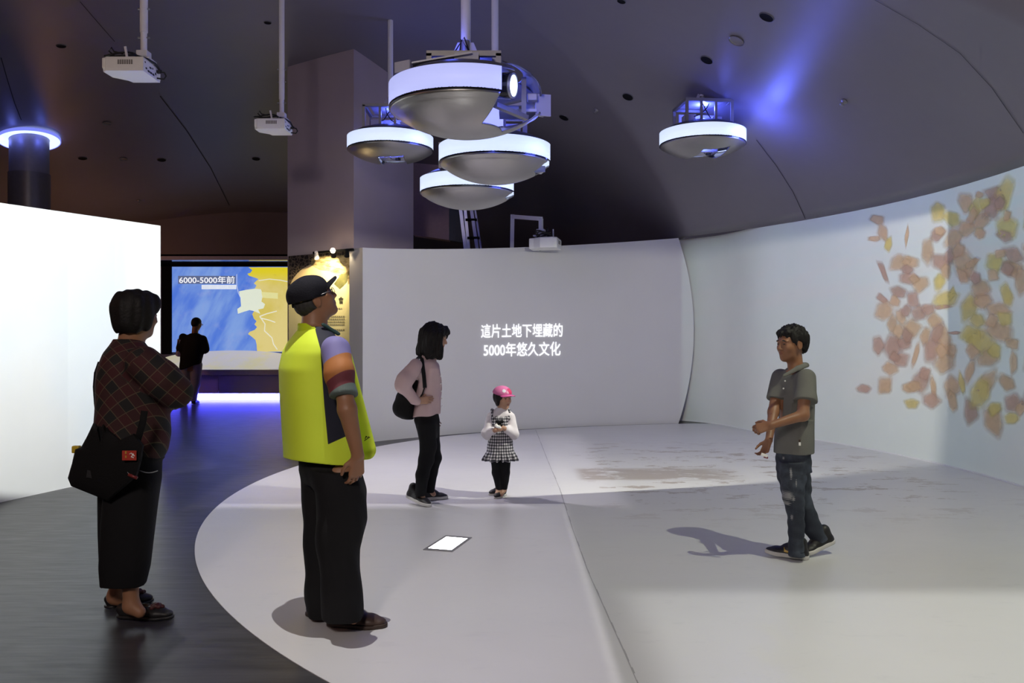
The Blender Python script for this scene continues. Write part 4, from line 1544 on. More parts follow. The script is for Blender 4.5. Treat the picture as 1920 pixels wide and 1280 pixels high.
def snets(D):
    s = D < 0
    nx, ny, nz = D.shape
    cnt = np.zeros((nx - 1, ny - 1, nz - 1), np.int8)
    for c in range(8):
        i, j, k = c & 1, (c >> 1) & 1, (c >> 2) & 1
        cnt += s[i:nx - 1 + i, j:ny - 1 + j, k:nz - 1 + k]
    I = np.argwhere((cnt > 0) & (cnt < 8))
    idx = np.full(cnt.shape, -1, np.int32)
    idx[I[:, 0], I[:, 1], I[:, 2]] = np.arange(len(I))
    val = [D[I[:, 0] + (c & 1), I[:, 1] + ((c >> 1) & 1), I[:, 2] + ((c >> 2) & 1)] for c in range(8)]
    acc = np.zeros((len(I), 3)); m = np.zeros(len(I))
    for a, b in EDG:
        x = (val[a] < 0) != (val[b] < 0)
        t = np.where(x, val[a] / np.where(x, val[a] - val[b], 1), 0)
        pa = np.array([a & 1, (a >> 1) & 1, (a >> 2) & 1]); pb = np.array([b & 1, (b >> 1) & 1, (b >> 2) & 1])
        acc += np.where(x[:, None], pa + (pb - pa) * t[:, None], 0)
        m += x
    V = I + acc / m[:, None]
    Q = []
    for axis in range(3):
        sl0 = [slice(None)] * 3; sl1 = [slice(None)] * 3
        sl0[axis] = slice(0, -1); sl1[axis] = slice(1, None)
        a, b = s[tuple(sl0)], s[tuple(sl1)]
        E = np.argwhere(a != b)
        o1, o2 = [q for q in range(3) if q != axis]
        ok = (E[:, o1] > 0) & (E[:, o2] > 0) & (E[:, o1] < D.shape[o1] - 1) & (E[:, o2] < D.shape[o2] - 1)
        E = E[ok]
        ins = a[E[:, 0], E[:, 1], E[:, 2]]
        q = []
        for d1, d2 in ((-1, -1), (0, -1), (0, 0), (-1, 0)):
            C = E.copy(); C[:, o1] += d1; C[:, o2] += d2
            q.append(idx[C[:, 0], C[:, 1], C[:, 2]])
        q = np.stack(q, 1)
        flip = ins if axis != 1 else ~ins
        q = np.where(flip[:, None], q, q[:, ::-1])
        Q.append(q)
    return V, np.concatenate(Q)


def relax(V, Q, it):
    e = np.concatenate([Q[:, [0, 1]], Q[:, [1, 2]], Q[:, [2, 3]], Q[:, [3, 0]]])
    e = np.concatenate([e, e[:, ::-1]])
    n = np.bincount(e[:, 0], minlength=len(V)).astype(float)
    n[n == 0] = 1
    for _ in range(it):
        A = np.stack([np.bincount(e[:, 0], weights=V[e[:, 1], i], minlength=len(V)) for i in range(3)], 1) / n[:, None]
        V = V * 0.4 + A * 0.6
    return V


def skin_obj(name, VQ, mat, parent, attrs=None):
    V, Q = VQ
    base = np.array(origin_of(parent))
    me = bpy.data.meshes.new(name)
    L = V - base
    me.vertices.add(len(L)); me.vertices.foreach_set('co', L.astype(np.float32).ravel())
    me.loops.add(len(Q) * 4); me.loops.foreach_set('vertex_index', Q.astype(np.int32).ravel())
    me.polygons.add(len(Q))
    me.polygons.foreach_set('loop_start', np.arange(0, len(Q) * 4, 4, dtype=np.int32))
    me.polygons.foreach_set('use_smooth', np.ones(len(Q), dtype=bool))
    me.update(calc_edges=True)
    me.validate()
    for an, arr in (attrs or {}).items():
        arr = np.asarray(arr, dtype=np.float32)
        if arr.ndim == 1:
            me.attributes.new(an, 'FLOAT', 'POINT').data.foreach_set('value', arr)
        else:
            me.attributes.new(an, 'FLOAT_VECTOR', 'POINT').data.foreach_set('vector', arr.ravel())
    me.materials.append(mat)
    o = bpy.data.objects.new(name, me)
    return link(o, parent)


def folds(amp, seed, f=22.0, zf=0.6):
    r = np.random.default_rng(seed)
    W = [(r.normal(size=3) * np.array([1, 1, zf]) * f * r.uniform(0.5, 1.4), r.uniform(0, 6.28)) for _ in range(5)]

    def fn(x, y, z):
        d = 0
        for w, p in W:
            d = d + np.sin(w[0] * x + w[1] * y + w[2] * z + p)
        return amp * d / 2.2
    return fn


class Fig:
    """a person standing at depth Y0: W(px, py, dy) turns a picture position plus depth offset into a point"""
    def __init__(self, px, py, label, Y0=None):
        f = on_floor(px, py)
        self.Y0 = float(f[1]) if Y0 is None else Y0
        self.s = self.Y0 / F                      # metres per picture pixel
        self.root = thing('person', label, 'person', (f[0] if Y0 is None else (px - 960) / F * Y0, self.Y0, 0.004 if Y0 is None else 0))

    def W(self, px, py, dy=0.0):
        return on_depth(px, py, self.Y0 + dy)

    def sec(self, py, px, rw, rd, dy=0.0):
        """loft section from picture row, centre column and half sizes in pixels"""
        p = self.W(px, py, dy)
        return (p[2], p[0], p[1], rw * self.s, rd * self.s)


def add_head(S, c, H, fwd, up=(0, 0, 1), neck=None, neck_r=0.055, nose=1.0, k=0.02):
    """head of height H (chin to crown) centred at c, looking along fwd; returns its axes"""
    f = np.array(fwd, float); f /= np.linalg.norm(f)
    u = np.array(up, float); u = u - f * (u @ f); u /= np.linalg.norm(u)
    l = np.cross(u, f)
    Rm = np.stack([f, l, u], 1)
    c = np.array(c, float)

    def L(x, y, z):
        return c + Rm @ (np.array([x, y, z]) * H)
    k *= H / 0.23
    S.el(L(-0.055, 0, 0.13), np.array([0.405, 0.325, 0.365]) * H, Rm, k=k)
    S.el(L(0.11, 0, -0.10), np.array([0.265, 0.265, 0.36]) * H, Rm, k=k)
    S.el(L(0.13, 0, -0.29), np.array([0.215, 0.205, 0.175]) * H, Rm, k=k)
    S.el(L(0.265, 0, -0.40), np.array([0.085, 0.095, 0.075]) * H, Rm, k=k * 1.2)
    for s in (-1, 1):
        S.el(L(0.235, 0.165 * s, -0.10), np.array([0.11, 0.095, 0.11]) * H, Rm, k=k)
        S.el(L(0.325, 0.115 * s, 0.095), np.array([0.065, 0.12, 0.035]) * H, Rm, k=k * 0.8)
        S.el(L(0.385, 0.125 * s, 0.015), np.array([0.055, 0.075, 0.045]) * H, Rm, k=k * 0.8, cut=True)
        S.el(L(0.315, 0.125 * s, 0.010), np.array([0.055, 0.075, 0.052]) * H, Rm, k=0.003)
        S.el(L(0.385, 0.050 * s, -0.135), np.array([0.045, 0.04, 0.035]) * H, Rm, k=k * 0.5)
        S.el(L(-0.03, 0.315 * s, -0.03), np.array([0.085, 0.035, 0.135]) * H, Rm, k=0.004)
        S.el(L(-0.015, 0.345 * s, -0.03), np.array([0.045, 0.018, 0.085]) * H, Rm, k=0.004, cut=True)
    S.rc(L(0.350, 0, 0.05), L(0.385 + 0.055 * nose, 0, -0.115), 0.030 * H, 0.050 * H, k=k * 0.7)
    S.el(L(0.355, 0, -0.225), np.array([0.048, 0.085, 0.028]) * H, Rm, k=k * 0.35)
    S.el(L(0.345, 0, -0.275), np.array([0.046, 0.075, 0.028]) * H, Rm, k=k * 0.35)
    if neck is not None:
        S.rc(L(-0.10, 0, -0.22), neck, neck_r * 0.95, neck_r * 1.1, k=0.03)
    return L, Rm


def skin_tint(V, L, Rm, c, H):
    """signed fields for lips and brows in head coordinates"""
    q = (V - np.array(c)) @ Rm / H
    lip = 1 - np.sqrt(((q[:, 1]) / 0.085) ** 2 + ((q[:, 2] + 0.248) / 0.05) ** 2)
    lip = np.where(q[:, 0] > 0.26, lip, -1)
    br = 1 - np.sqrt(((np.abs(q[:, 1]) - 0.135) / 0.095) ** 2 + ((q[:, 2] - 0.115 + 0.25 * (np.abs(np.abs(q[:, 1]) - 0.11))) / 0.024) ** 2)
    br = np.where(q[:, 0] > 0.22, br, -1)
    ey = 1 - np.sqrt(((np.abs(q[:, 1]) - 0.128) / 0.062) ** 2 + ((q[:, 2] - 0.008) / 0.020) ** 2)
    ey = np.where(q[:, 0] > 0.22, ey, -1)
    return {'lip': lip, 'brow': np.maximum(br, ey)}


def add_hand(S, wrist, d, pn, thumb, size=0.18, curl=(0.25, 0.35, 0.3), spread=0.06, k=0.004):
    """palm and five fingers; d = pointing direction, pn = palm normal (fingers curl towards it), thumb = side of the thumb (+1/-1 along d x pn)"""
    d = np.array(d, float); d /= np.linalg.norm(d)
    pn = np.array(pn, float); pn = pn - d * (pn @ d); pn /= np.linalg.norm(pn)
    s = np.cross(d, pn) * thumb
    w = np.array(wrist, float)
    h = size
    fr = 0.0455 * h
    for i, (off, ln, base) in enumerate(((0.155, 0.40, 0.50), (0.052, 0.44, 0.53), (-0.052, 0.41, 0.51), (-0.150, 0.33, 0.47))):
        kn = w + d * base * h + s * off * h
        S.rc(w + d * 0.04 * h + s * off * 0.55 * h, kn, 0.085 * h, 0.070 * h, k=0.012, sq=(pn, 0.85))
        ang = 0.0
        p = kn
        dirn = d + s * spread * off * 4
        dirn /= np.linalg.norm(dirn)
        for j, fl in enumerate((0.45, 0.31, 0.24)):
            ang += curl[j] * (1 + 0.12 * i)
            v = dirn * math.cos(ang) + pn * math.sin(ang)
            q = p + v * fl * ln * h
            S.rc(p, q, fr * (1.0 - 0.1 * j) * (0.88 if i == 3 else 1), fr * (0.92 - 0.1 * j) * (0.88 if i == 3 else 1), k=k)
            p = q
    b = w + d * 0.12 * h + s * 0.13 * h
    t1 = b + (d * 0.62 + s * 0.62 + pn * 0.35) * 0.22 * h
    t2 = t1 + (d * 0.86 + s * 0.25 + pn * 0.35) * 0.18 * h
    t3 = t2 + (d * 0.90 + s * 0.02 + pn * 0.35) * 0.14 * h
    S.rc(w + d * 0.08 * h + s * 0.05 * h, t1, 0.085 * h, 0.062 * h, k=0.010)
    S.rc(t1, t2, 0.055 * h, 0.052 * h, k=k)
    S.rc(t2, t3, 0.050 * h, 0.042 * h, k=k)


def shoe(parent, heel, toe, w, mat, sole_mat, top=0.075, h=0.004, sole_h=0.018, toe_up=0.0, heel_lift=0.0, open_top=False, name='shoe', ankle=None, back=0.0):
    """heel and toe are floor points (x, y); one shoe with its sole as a sub-part"""
    z0 = 0.005
    H = np.array([heel[0], heel[1], z0 + heel_lift]); T = np.array([toe[0], toe[1], z0 + toe_up])
    d = T - H; Ln = np.linalg.norm(d); d = d / Ln
    up = np.array([0, 0, 1.0]); up = up - d * (up @ d); up /= np.linalg.norm(up)
    side = np.cross(up, d)

    def P(t, z, o=0.0):
        return H + d * (t * Ln) + up * z + side * o
    r = w / 2
    S = Sdf(0.018)
    S.rc(P(0.13, 0.030), P(0.45, 0.034), r * 0.80, r * 0.86, sq=(up, 0.95))
    S.rc(P(0.45, 0.032), P(0.72, 0.026), r * 0.86, r * 1.0, sq=(up, 0.62))
    S.rc(P(0.72, 0.026), P(0.88, 0.022), r * 1.0, r * 0.72, sq=(up, 0.52))
    if open_top:
        S.rc(P(0.10, 0.045), P(0.16, 0.05), r * 0.78, r * 0.78, sq=(up, 0.6))
        S.el(P(0.34, 0.085), (Ln * 0.30, r * 0.62, 0.050), np.stack([d, side, up], 1), k=0.006, cut=True)
    else:
        S.rc(P(0.14, 0.04), P(0.17, top), r * 0.78, r * 0.76)
        S.rc(P(0.20, top - 0.005), P(0.52, 0.045), r * 0.66, r * 0.70)
    S.plane(P(0, sole_h * 0.7), -up)
    o = skin_obj(name, S.mesh(h), mat, parent)
    So = Sdf(0.02)
    So.rc(P(0.12, sole_h / 2), P(0.72, sole_h / 2), r * 0.88, r * 1.06)
    So.rc(P(0.72, sole_h / 2), P(0.90, sole_h / 2), r * 1.04, r * 0.74)
    So.rc(P(0.45, sole_h / 2), P(0.72, sole_h / 2), r * 0.80, r * 1.06)
    So.plane(P(0, sole_h), up)
    So.plane(P(0, 0), -up)
    skin_obj('sole', So.mesh(h, smooth=0), sole_mat, o)
    return o, P, r, Ln, (d, side, up)


# ---- materials of people
def skin_mat(name, col):
    m, b, B = base_mat(name)
    tc = B.n('ShaderNodeTexCoord')
    nz = B.noise(tc.outputs['Object'], 14, 3.0)
    c = B.mix(nz, tuple(x * 0.92 for x in col), tuple(min(1, x * 1.08) for x in col))
    c = B.mix(B.m('MULTIPLY', B.ss(B.attr('lip').outputs['Fac'], 0.0, 0.35), 0.7), c, (col[0] * 0.75, col[1] * 0.42, col[2] * 0.45))
    c = B.mix(B.ss(B.attr('brow').outputs['Fac'], 0.0, 0.4), c, (0.02, 0.015, 0.012))
    B.put(b.inputs['Base Color'], c)
    b.inputs['Roughness'].default_value = 0.5
    b.inputs['Subsurface Weight'].default_value = 0.06
    b.inputs['Subsurface Radius'].default_value = (0.02, 0.008, 0.004)
    return m


def cloth(name, col, var=0.1, rough=0.85, scale=140.0, bump=0.25):
    m = pm(name, col, rough, var=var, vscale=9.0, bump=bump, bscale=scale, spec=0.25)
    return m


M['skin_brown'] = skin_mat('skin_brown', (0.34, 0.165, 0.09))
M['skin_tan'] = skin_mat('skin_tan', (0.27, 0.125, 0.065))
M['skin_mid'] = skin_mat('skin_mid', (0.47, 0.27, 0.18))
M['skin_light'] = skin_mat('skin_light', (0.58, 0.38, 0.29))
M['hair'] = pm('black_hair', (0.010, 0.0085, 0.0085), 0.62, var=0.3, vscale=30, bump=0.35, bscale=70, spec=0.25)
M['black_cloth'] = cloth('black_cloth', (0.009, 0.009, 0.010))
M['black_trouser'] = cloth('black_trouser', (0.008, 0.008, 0.0095), bump=0.15)
M['navy_cap'] = cloth('navy_cap', (0.009, 0.009, 0.015))
M['brown_shoe'] = pm('brown_shoe', (0.055, 0.030, 0.020), 0.5, var=0.2)
M['brown_sole'] = pm('brown_sole', (0.05, 0.030, 0.02), 0.6)
M['black_shoe'] = pm('black_shoe', (0.016, 0.015, 0.016), 0.5)
M['white_sole'] = pm('white_sole', (0.62, 0.60, 0.58), 0.6, var=0.1)


def hair_strands(seed, f=120.0, amp=0.0025):
    return folds(amp, seed, f, 0.25)


def unit(v):
    v = np.array(v, float)
    return v / np.linalg.norm(v)

# ================================================================== MAN IN THE YELLOW VEST
def man_in_vest():
    g = Fig(640, 1170, 'man in neon yellow vest and dark cap, back turned, looking up')
    W, sec, s, root = g.W, g.sec, g.s, g.root
    fwd = unit((0.84, 0.54, 0)); right = unit((0.54, -0.84, 0)); left = -right
    phi = math.atan2(right[1], right[0])
    # --- body: head, neck, arms, hands, inner trunk and legs, one surface
    hc = W(589, 561, 0.0)
    H = 0.225
    hf = unit((0.80, 0.40, 0.46))
    S = Sdf(0.025)
    L, Rm = add_head(S, hc, H, hf, neck=W(589, 628, 0.0), neck_r=0.060)
    S.loft([sec(880, 612, 50, 40), sec(800, 606, 58, 42), sec(700, 598, 60, 42), sec(640, 594, 52, 36), sec(615, 592, 26, 24)], phi, k=0.03)
    sh = W(633, 664, -0.17)
    elb = W(651, 768, -0.25)
    wr = W(671, 853, -0.22)
    S.rc(sh, elb, 0.043, 0.040, k=0.03); S.rc(elb, wr, 0.043, 0.028, k=0.02)
    add_hand(S, wr, W(667, 905, -0.20) - wr, unit((-0.6, 0.75, 0.05)), -1, 0.180, curl=(0.35, 0.45, 0.35))
    shl = W(566, 668, 0.17); ell = W(572, 765, 0.20); wrl = W(572, 850, 0.20)
    S.rc(shl, ell, 0.050, 0.040, k=0.03); S.rc(ell, wrl, 0.042, 0.028, k=0.02)
    add_hand(S, wrl, (0.10, 0.03, -1), (0.8, -0.6, 0), 1, 0.170, curl=(0.35, 0.45, 0.35))
    hipR, hipL = W(640, 890, -0.09), W(600, 890, 0.08)
    ankR, ankL = W(645, 1150, -0.13), W(597, 1148, 0.06)
    S.rc(hipR, ankR, 0.075, 0.040); S.rc(hipL, ankL, 0.075, 0.040)
    S.rc(ankR, ankR + np.array([0.045, 0.0, -0.030]), 0.030, 0.020); S.rc(ankL, ankL + np.array([0.04, 0.0, -0.030]), 0.030, 0.020)
    V, Q = S.mesh(0.0042)
    skin_obj('body', (V, Q), M['skin_brown'], root, skin_tint(V, L, Rm, hc, H))
    # short hair under the cap
    S = Sdf(0.01)
    S.el(L(-0.10, 0, 0.0), np.array([0.37, 0.335, 0.34]) * H, Rm)
    S.plane(L(0.05, 0, 0.0), Rm @ np.array([1.0, 0, 0.15]))
    S.plane(L(-0.3, 0, -0.22), Rm @ np.array([0.25, 0, -1.0]))
    for q in (-1, 1):
        S.el(L(-0.02, 0.34 * q, -0.05), np.array([0.10, 0.10, 0.15]) * H, Rm, cut=True, k=0.003)
    skin_obj('hair', S.mesh(0.004, hair_strands(3)), pm('greying_hair', (0.03, 0.028, 0.027), 0.6, var=0.5, vscale=60), root)
    # cap
    S = Sdf(0.012)
    S.el(L(-0.065, 0, 0.19), np.array([0.47, 0.385, 0.36]) * H, Rm)
    S.el(L(-0.11, 0, 0.06), np.array([0.415, 0.385, 0.34]) * H, Rm)
    S.plane(L(0, 0, 0.03), Rm @ np.array([-0.20, 0, -1.0]))
    cap = skin_obj('cap', S.mesh(0.004, folds(0.0016, 5, 40)), M['navy_cap'], root)
    V, Fc = [], []
    n = 18
    for i in range(n + 1):
        a = R_(-72 + 144 * i / n)
        for t in (0.0, 0.5, 1.0):
            x = 0.24 + 0.10 * math.cos(a) + t * (0.31 * math.cos(a) ** 0.7)
            y = (0.36 - 0.03 * t) * math.sin(a)
            z = 0.17 + 0.07 * t - 0.10 * (abs(y) / 0.36) ** 2
            V.append(L(x, y, z))
    for i in range(n):
        for j in range(2):
            k = i * 3 + j
            Fc.append((k, k + 1, k + 4, k + 3))
    br = raw('visor', V, Fc, M['navy_cap'], cap, True)
    solidify(br, 0.007, 0)
    MB().tube([L(-0.46, 0.11 * math.cos(a), 0.02 + 0.085 * math.sin(a)) for a in np.linspace(0.1, math.pi - 0.1, 12)], 0.004, 6).out('cap_strap', M['black_cloth'], cap, True)
    # spectacles: temple and rim
    sp = MB().tube([L(-0.02, -0.335, 0.055), L(0.15, -0.325, 0.045), L(0.36, -0.23, 0.03)], 0.0022, 6)
    for q in (-1, 1):
        sp.tube([L(0.43, 0.13 * q + 0.085 * math.cos(a), 0.005 + 0.065 * math.sin(a)) for a in np.linspace(0, 6.283, 20)], 0.0018, 5, False)
    sp.tube([L(-0.02, 0.335, 0.055), L(0.15, 0.325, 0.045), L(0.36, 0.23, 0.03)], 0.0022, 6)
    sp.tube([L(0.44, -0.045, 0.02), L(0.45, 0, 0.03), L(0.44, 0.045, 0.02)], 0.0018, 5)
    sp.out('spectacles', M['steel'], root, True)
    # --- polo shirt: bust and two short sleeves with coloured bands
    S = Sdf(0.03)
    S.loft([sec(760, 600, 62, 44), sec(700, 598, 64, 45), sec(650, 595, 58, 40), sec(632, 594, 44, 32)], phi)
    slv_a, slv_b = W(629, 657, -0.17), W(645, 742, -0.25)
    S.rc(slv_a, W(636, 700, -0.23), 0.068, 0.068, k=0.04); S.rc(W(636, 700, -0.23), slv_b, 0.068, 0.057, k=0.02)
    S.rc(slv_b, slv_b + (slv_b - slv_a) * 0.3, 0.057, 0.055)
    S.plane(slv_b, slv_b - slv_a + np.array([-0.02, 0, 0]), slv_b - 0.12, slv_b + 0.12)
    la, lb = W(568, 660, 0.15), W(572, 742, 0.19)
    S.rc(la, lb, 0.066, 0.064, k=0.04)
    S.plane(lb, lb - la, lb - 0.12, lb + 0.12)
    V, Q = S.mesh(0.0045, folds(0.0022, 9, 26))
    ax = unit(slv_b - slv_a)
    t = (V - slv_a) @ ax / np.linalg.norm(slv_b - slv_a)
    m, b, B = base_mat('banded_polo')
    v = B.attr('band').outputs['Fac']
    c = B.mix(B.ss(v, 0.235, 0.255), (0.22, 0.20, 0.45), (0.44, 0.165, 0.045))
    c = B.mix(B.ss(v, 0.655, 0.67), c, (0.16, 0.032, 0.045))
    c = B.mix(B.ss(v, 0.90, 0.915), c, (0.13, 0.17, 0.16))
    B.put(b.inputs['Base Color'], c)
    b.inputs['Roughness'].default_value = 0.7
    skin_obj('polo_shirt', (V, Q), m, root, {'band': t + 0.10 * np.sin((V - slv_a) @ unit((1, 0.2, 0)) / 0.08)})
    # --- vest
    S = Sdf(0.02)
    S.loft([sec(868, 606, 81, 69), sec(840, 604, 81, 68), sec(792, 598, 81, 65), sec(740, 591, 82, 61), sec(690, 587, 82, 58), sec(660, 587, 82, 50), sec(643, 588, 74, 42), sec(630, 590, 58, 34), sec(618, 591, 36, 28), sec(613, 591, 28, 24)], phi, n=2.3)
    # open right front panel that hangs away from the body
    f0, f1 = W(655, 660, -0.03), W(684, 842, -0.03)
    S.rc(W(650, 665, 0.0), W(688, 842, 0.0), 0.030, 0.052, k=0.03, sq=((0.5, 0.86, 0), 0.6))
    # armholes and hem
    S.rc(W(640, 672, -0.26), W(634, 668, -0.12), 0.074, 0.070, k=0.012, cut=True)
    S.rc(W(560, 672, 0.30), W(566, 668, 0.20), 0.066, 0.060, k=0.012, cut=True)
    S.plane(W(600, 863.5), (-0.10, -0.10, -1.0))
    V, Q = S.mesh(0.0042, folds(0.0028, 11, 17, 0.35))
    x, y, z = V[:, 0], V[:, 1], V[:, 2]
    # picture-plane coordinates are only used to lay the pattern out on the cloth
    px = 960 + x / (y) * F; py = HZ - (z - EYE) / y * F

    def lerp(p, ys, xs):
        return np.interp(p, ys, xs)
    navy = np.minimum(px - lerp(py, [600, 622, 655, 690, 760, 833], [588, 592, 601, 603, 608, 615]), 662 - px)
    lower = lerp(px, [600, 615, 646, 670], [838, 833, 819, 812]) - py
    navy = np.minimum(navy, lower)
    # the front panel past the arm stays yellow
    front = px - lerp(py, [600, 640, 660, 700, 760, 830], [640, 640, 652, 661, 668, 676])
    navy = np.minimum(navy, -front)
    navy = np.where((y < g.Y0 + 0.09), navy, -5)
    m, b, B = base_mat('neon_vest')
    g_ = B.n('ShaderNodeTexCoord')
    nz = B.noise(g_.outputs['Object'], 8.0, 3.0)
    yl = B.mix(nz, (0.73, 0.95, 0.045), (0.80, 0.98, 0.055))
    B.put(b.inputs['Base Color'], B.mix(B.ss(B.attr('navy').outputs['Fac'], -0.6, 0.6), yl, (0.012, 0.013, 0.028)))
    b.inputs['Roughness'].default_value = 0.75
    vest = skin_obj('vest', (V, Q), m, root, {'navy': navy})
    # stand collar
    S = Sdf(0.01)
    cc = W(592, 622, 0.0)
    S.loft([(cc[2] - 0.03, cc[0], cc[1], 0.094, 0.082), (cc[2] + 0.025, cc[0] - 0.008, cc[1], 0.088, 0.076), (cc[2] + 0.042, cc[0] - 0.01, cc[1], 0.084, 0.072)], phi)
    S.loft([(cc[2] - 0.05, cc[0], cc[1], 0.080, 0.068), (cc[2] + 0.06, cc[0] - 0.01, cc[1], 0.076, 0.064)], phi, cut=True, k=0.004)
    S.plane(cc + np.array([0.0, 0, 0.035]), (0.5, -0.1, 1.0))
    skin_obj('collar', S.mesh(0.0035), pm('neon_collar', (0.60, 0.78, 0.006), 0.75, var=0.05), vest)
    S = Sdf(0.006)
    cf = W(622, 621, -0.02)
    S.rc(W(607, 609, -0.07), W(633, 625, -0.03), 0.013, 0.014, sq=((0.4, -0.4, 0.6), 0.5))
    skin_obj('collar_tip', S.mesh(0.003), cloth('dark_green_collar', (0.02, 0.045, 0.04)), vest)
    # small embroidered emblem on the front hem
    mk = MB()
    e0 = W(683, 826, -0.075)
    ax1 = unit((0.9, 0.3, 0.45)); ax2 = np.array([0, 0, 1.0])
    for a, b2 in (((0, 0), (0.030, 0.004)), ((0.004, 0.006), (0.010, 0.018)), ((0.010, 0.018), (0.014, 0.010)), ((0.016, 0.007), (0.024, 0.009))):
        mk.bar(e0 + ax1 * a[0] + ax2 * a[1], e0 + ax1 * b2[0] + ax2 * b2[1], 0.003, 0.003)
    mk.out('emblem', M['black_cloth'], vest)
    # --- trousers
    S = Sdf(0.025)
    S.loft([sec(905, 624, 58, 50), sec(880, 616, 60, 50), sec(850, 611, 58, 48)], phi)
    S.loft([sec(1157, 643, 37, 36, -0.13), sec(1125, 641, 36, 36, -0.13), sec(1069, 637, 37, 36, -0.13), sec(1028, 635, 39, 38, -0.12), sec(975, 640, 46, 44, -0.10), sec(920, 640, 46, 46, -0.09), sec(880, 632, 44, 46, -0.07)], 0)
    S.loft([sec(1155, 601, 23, 30, 0.06), sec(1120, 600, 26, 32, 0.06), sec(1069, 600, 28, 34, 0.07), sec(1020, 599, 31, 36, 0.08), sec(975, 603, 34, 40, 0.08), sec(920, 604, 37, 44, 0.08), sec(880, 604, 40, 44, 0.07)], 0)
    skin_obj('trousers', S.mesh(0.005, folds(0.004, 21, 20, 0.8)), cloth('charcoal_trousers', (0.011, 0.011, 0.0125), bump=0.15), root)
    # --- shoes
    a, b = on_floor(618, 1172), on_floor(722, 1176)
    shoe(root, a[:2], b[:2], 0.105, M['brown_shoe'], M['brown_sole'], top=0.095)
    a, b = on_floor(578, 1156), on_floor(668, 1142)
    shoe(root, a[:2], b[:2], 0.100, M['brown_shoe'], M['brown_sole'], top=0.095)


# ================================================================== OLDER WOMAN WITH SHOULDER BAG
def plaid_mat():
    m, b, B = base_mat('dark_red_plaid')
    at = B.attr('pc').outputs['Vector']
    u, v, _ = B.xyz(at)
    per = 0.098

    def fr(x, off=0.0):
        return B.m('FRACT', B.m('ADD', B.m('DIVIDE', x, per), off))

    def linem(x, off, w):
        d = B.m('ABSOLUTE', B.m('SUBTRACT', fr(x, off), 0.5))
        return B.ss(d, w, w * 0.5)
    fu, fv = fr(u), fr(v)
    bu = B.m('MULTIPLY', B.ss(fu, 0.48, 0.50), B.ss(fu, 0.99, 0.97))
    bv = B.m('MULTIPLY', B.ss(fv, 0.48, 0.50), B.ss(fv, 0.99, 0.97))
    c = B.mix(B.m('MULTIPLY', B.m('ADD', bu, bv), 0.30), (0.050, 0.008, 0.010), (0.010, 0.011, 0.010))
    c = B.mix(B.m('MULTIPLY', B.m('MULTIPLY', bu, bv), 0.85), c, (0.008, 0.009, 0.009))
    ln = B.m('MAXIMUM', B.m('MAXIMUM', linem(u, 0.5, 0.026), linem(u, 0.02, 0.020)), B.m('MAXIMUM', linem(v, 0.5, 0.026), linem(v, 0.02, 0.020)))
    c = B.mix(B.m('MULTIPLY', ln, 0.5), c, (0.14, 0.115, 0.065))
    B.put(b.inputs['Base Color'], c)
    b.inputs['Roughness'].default_value = 0.85
    return m


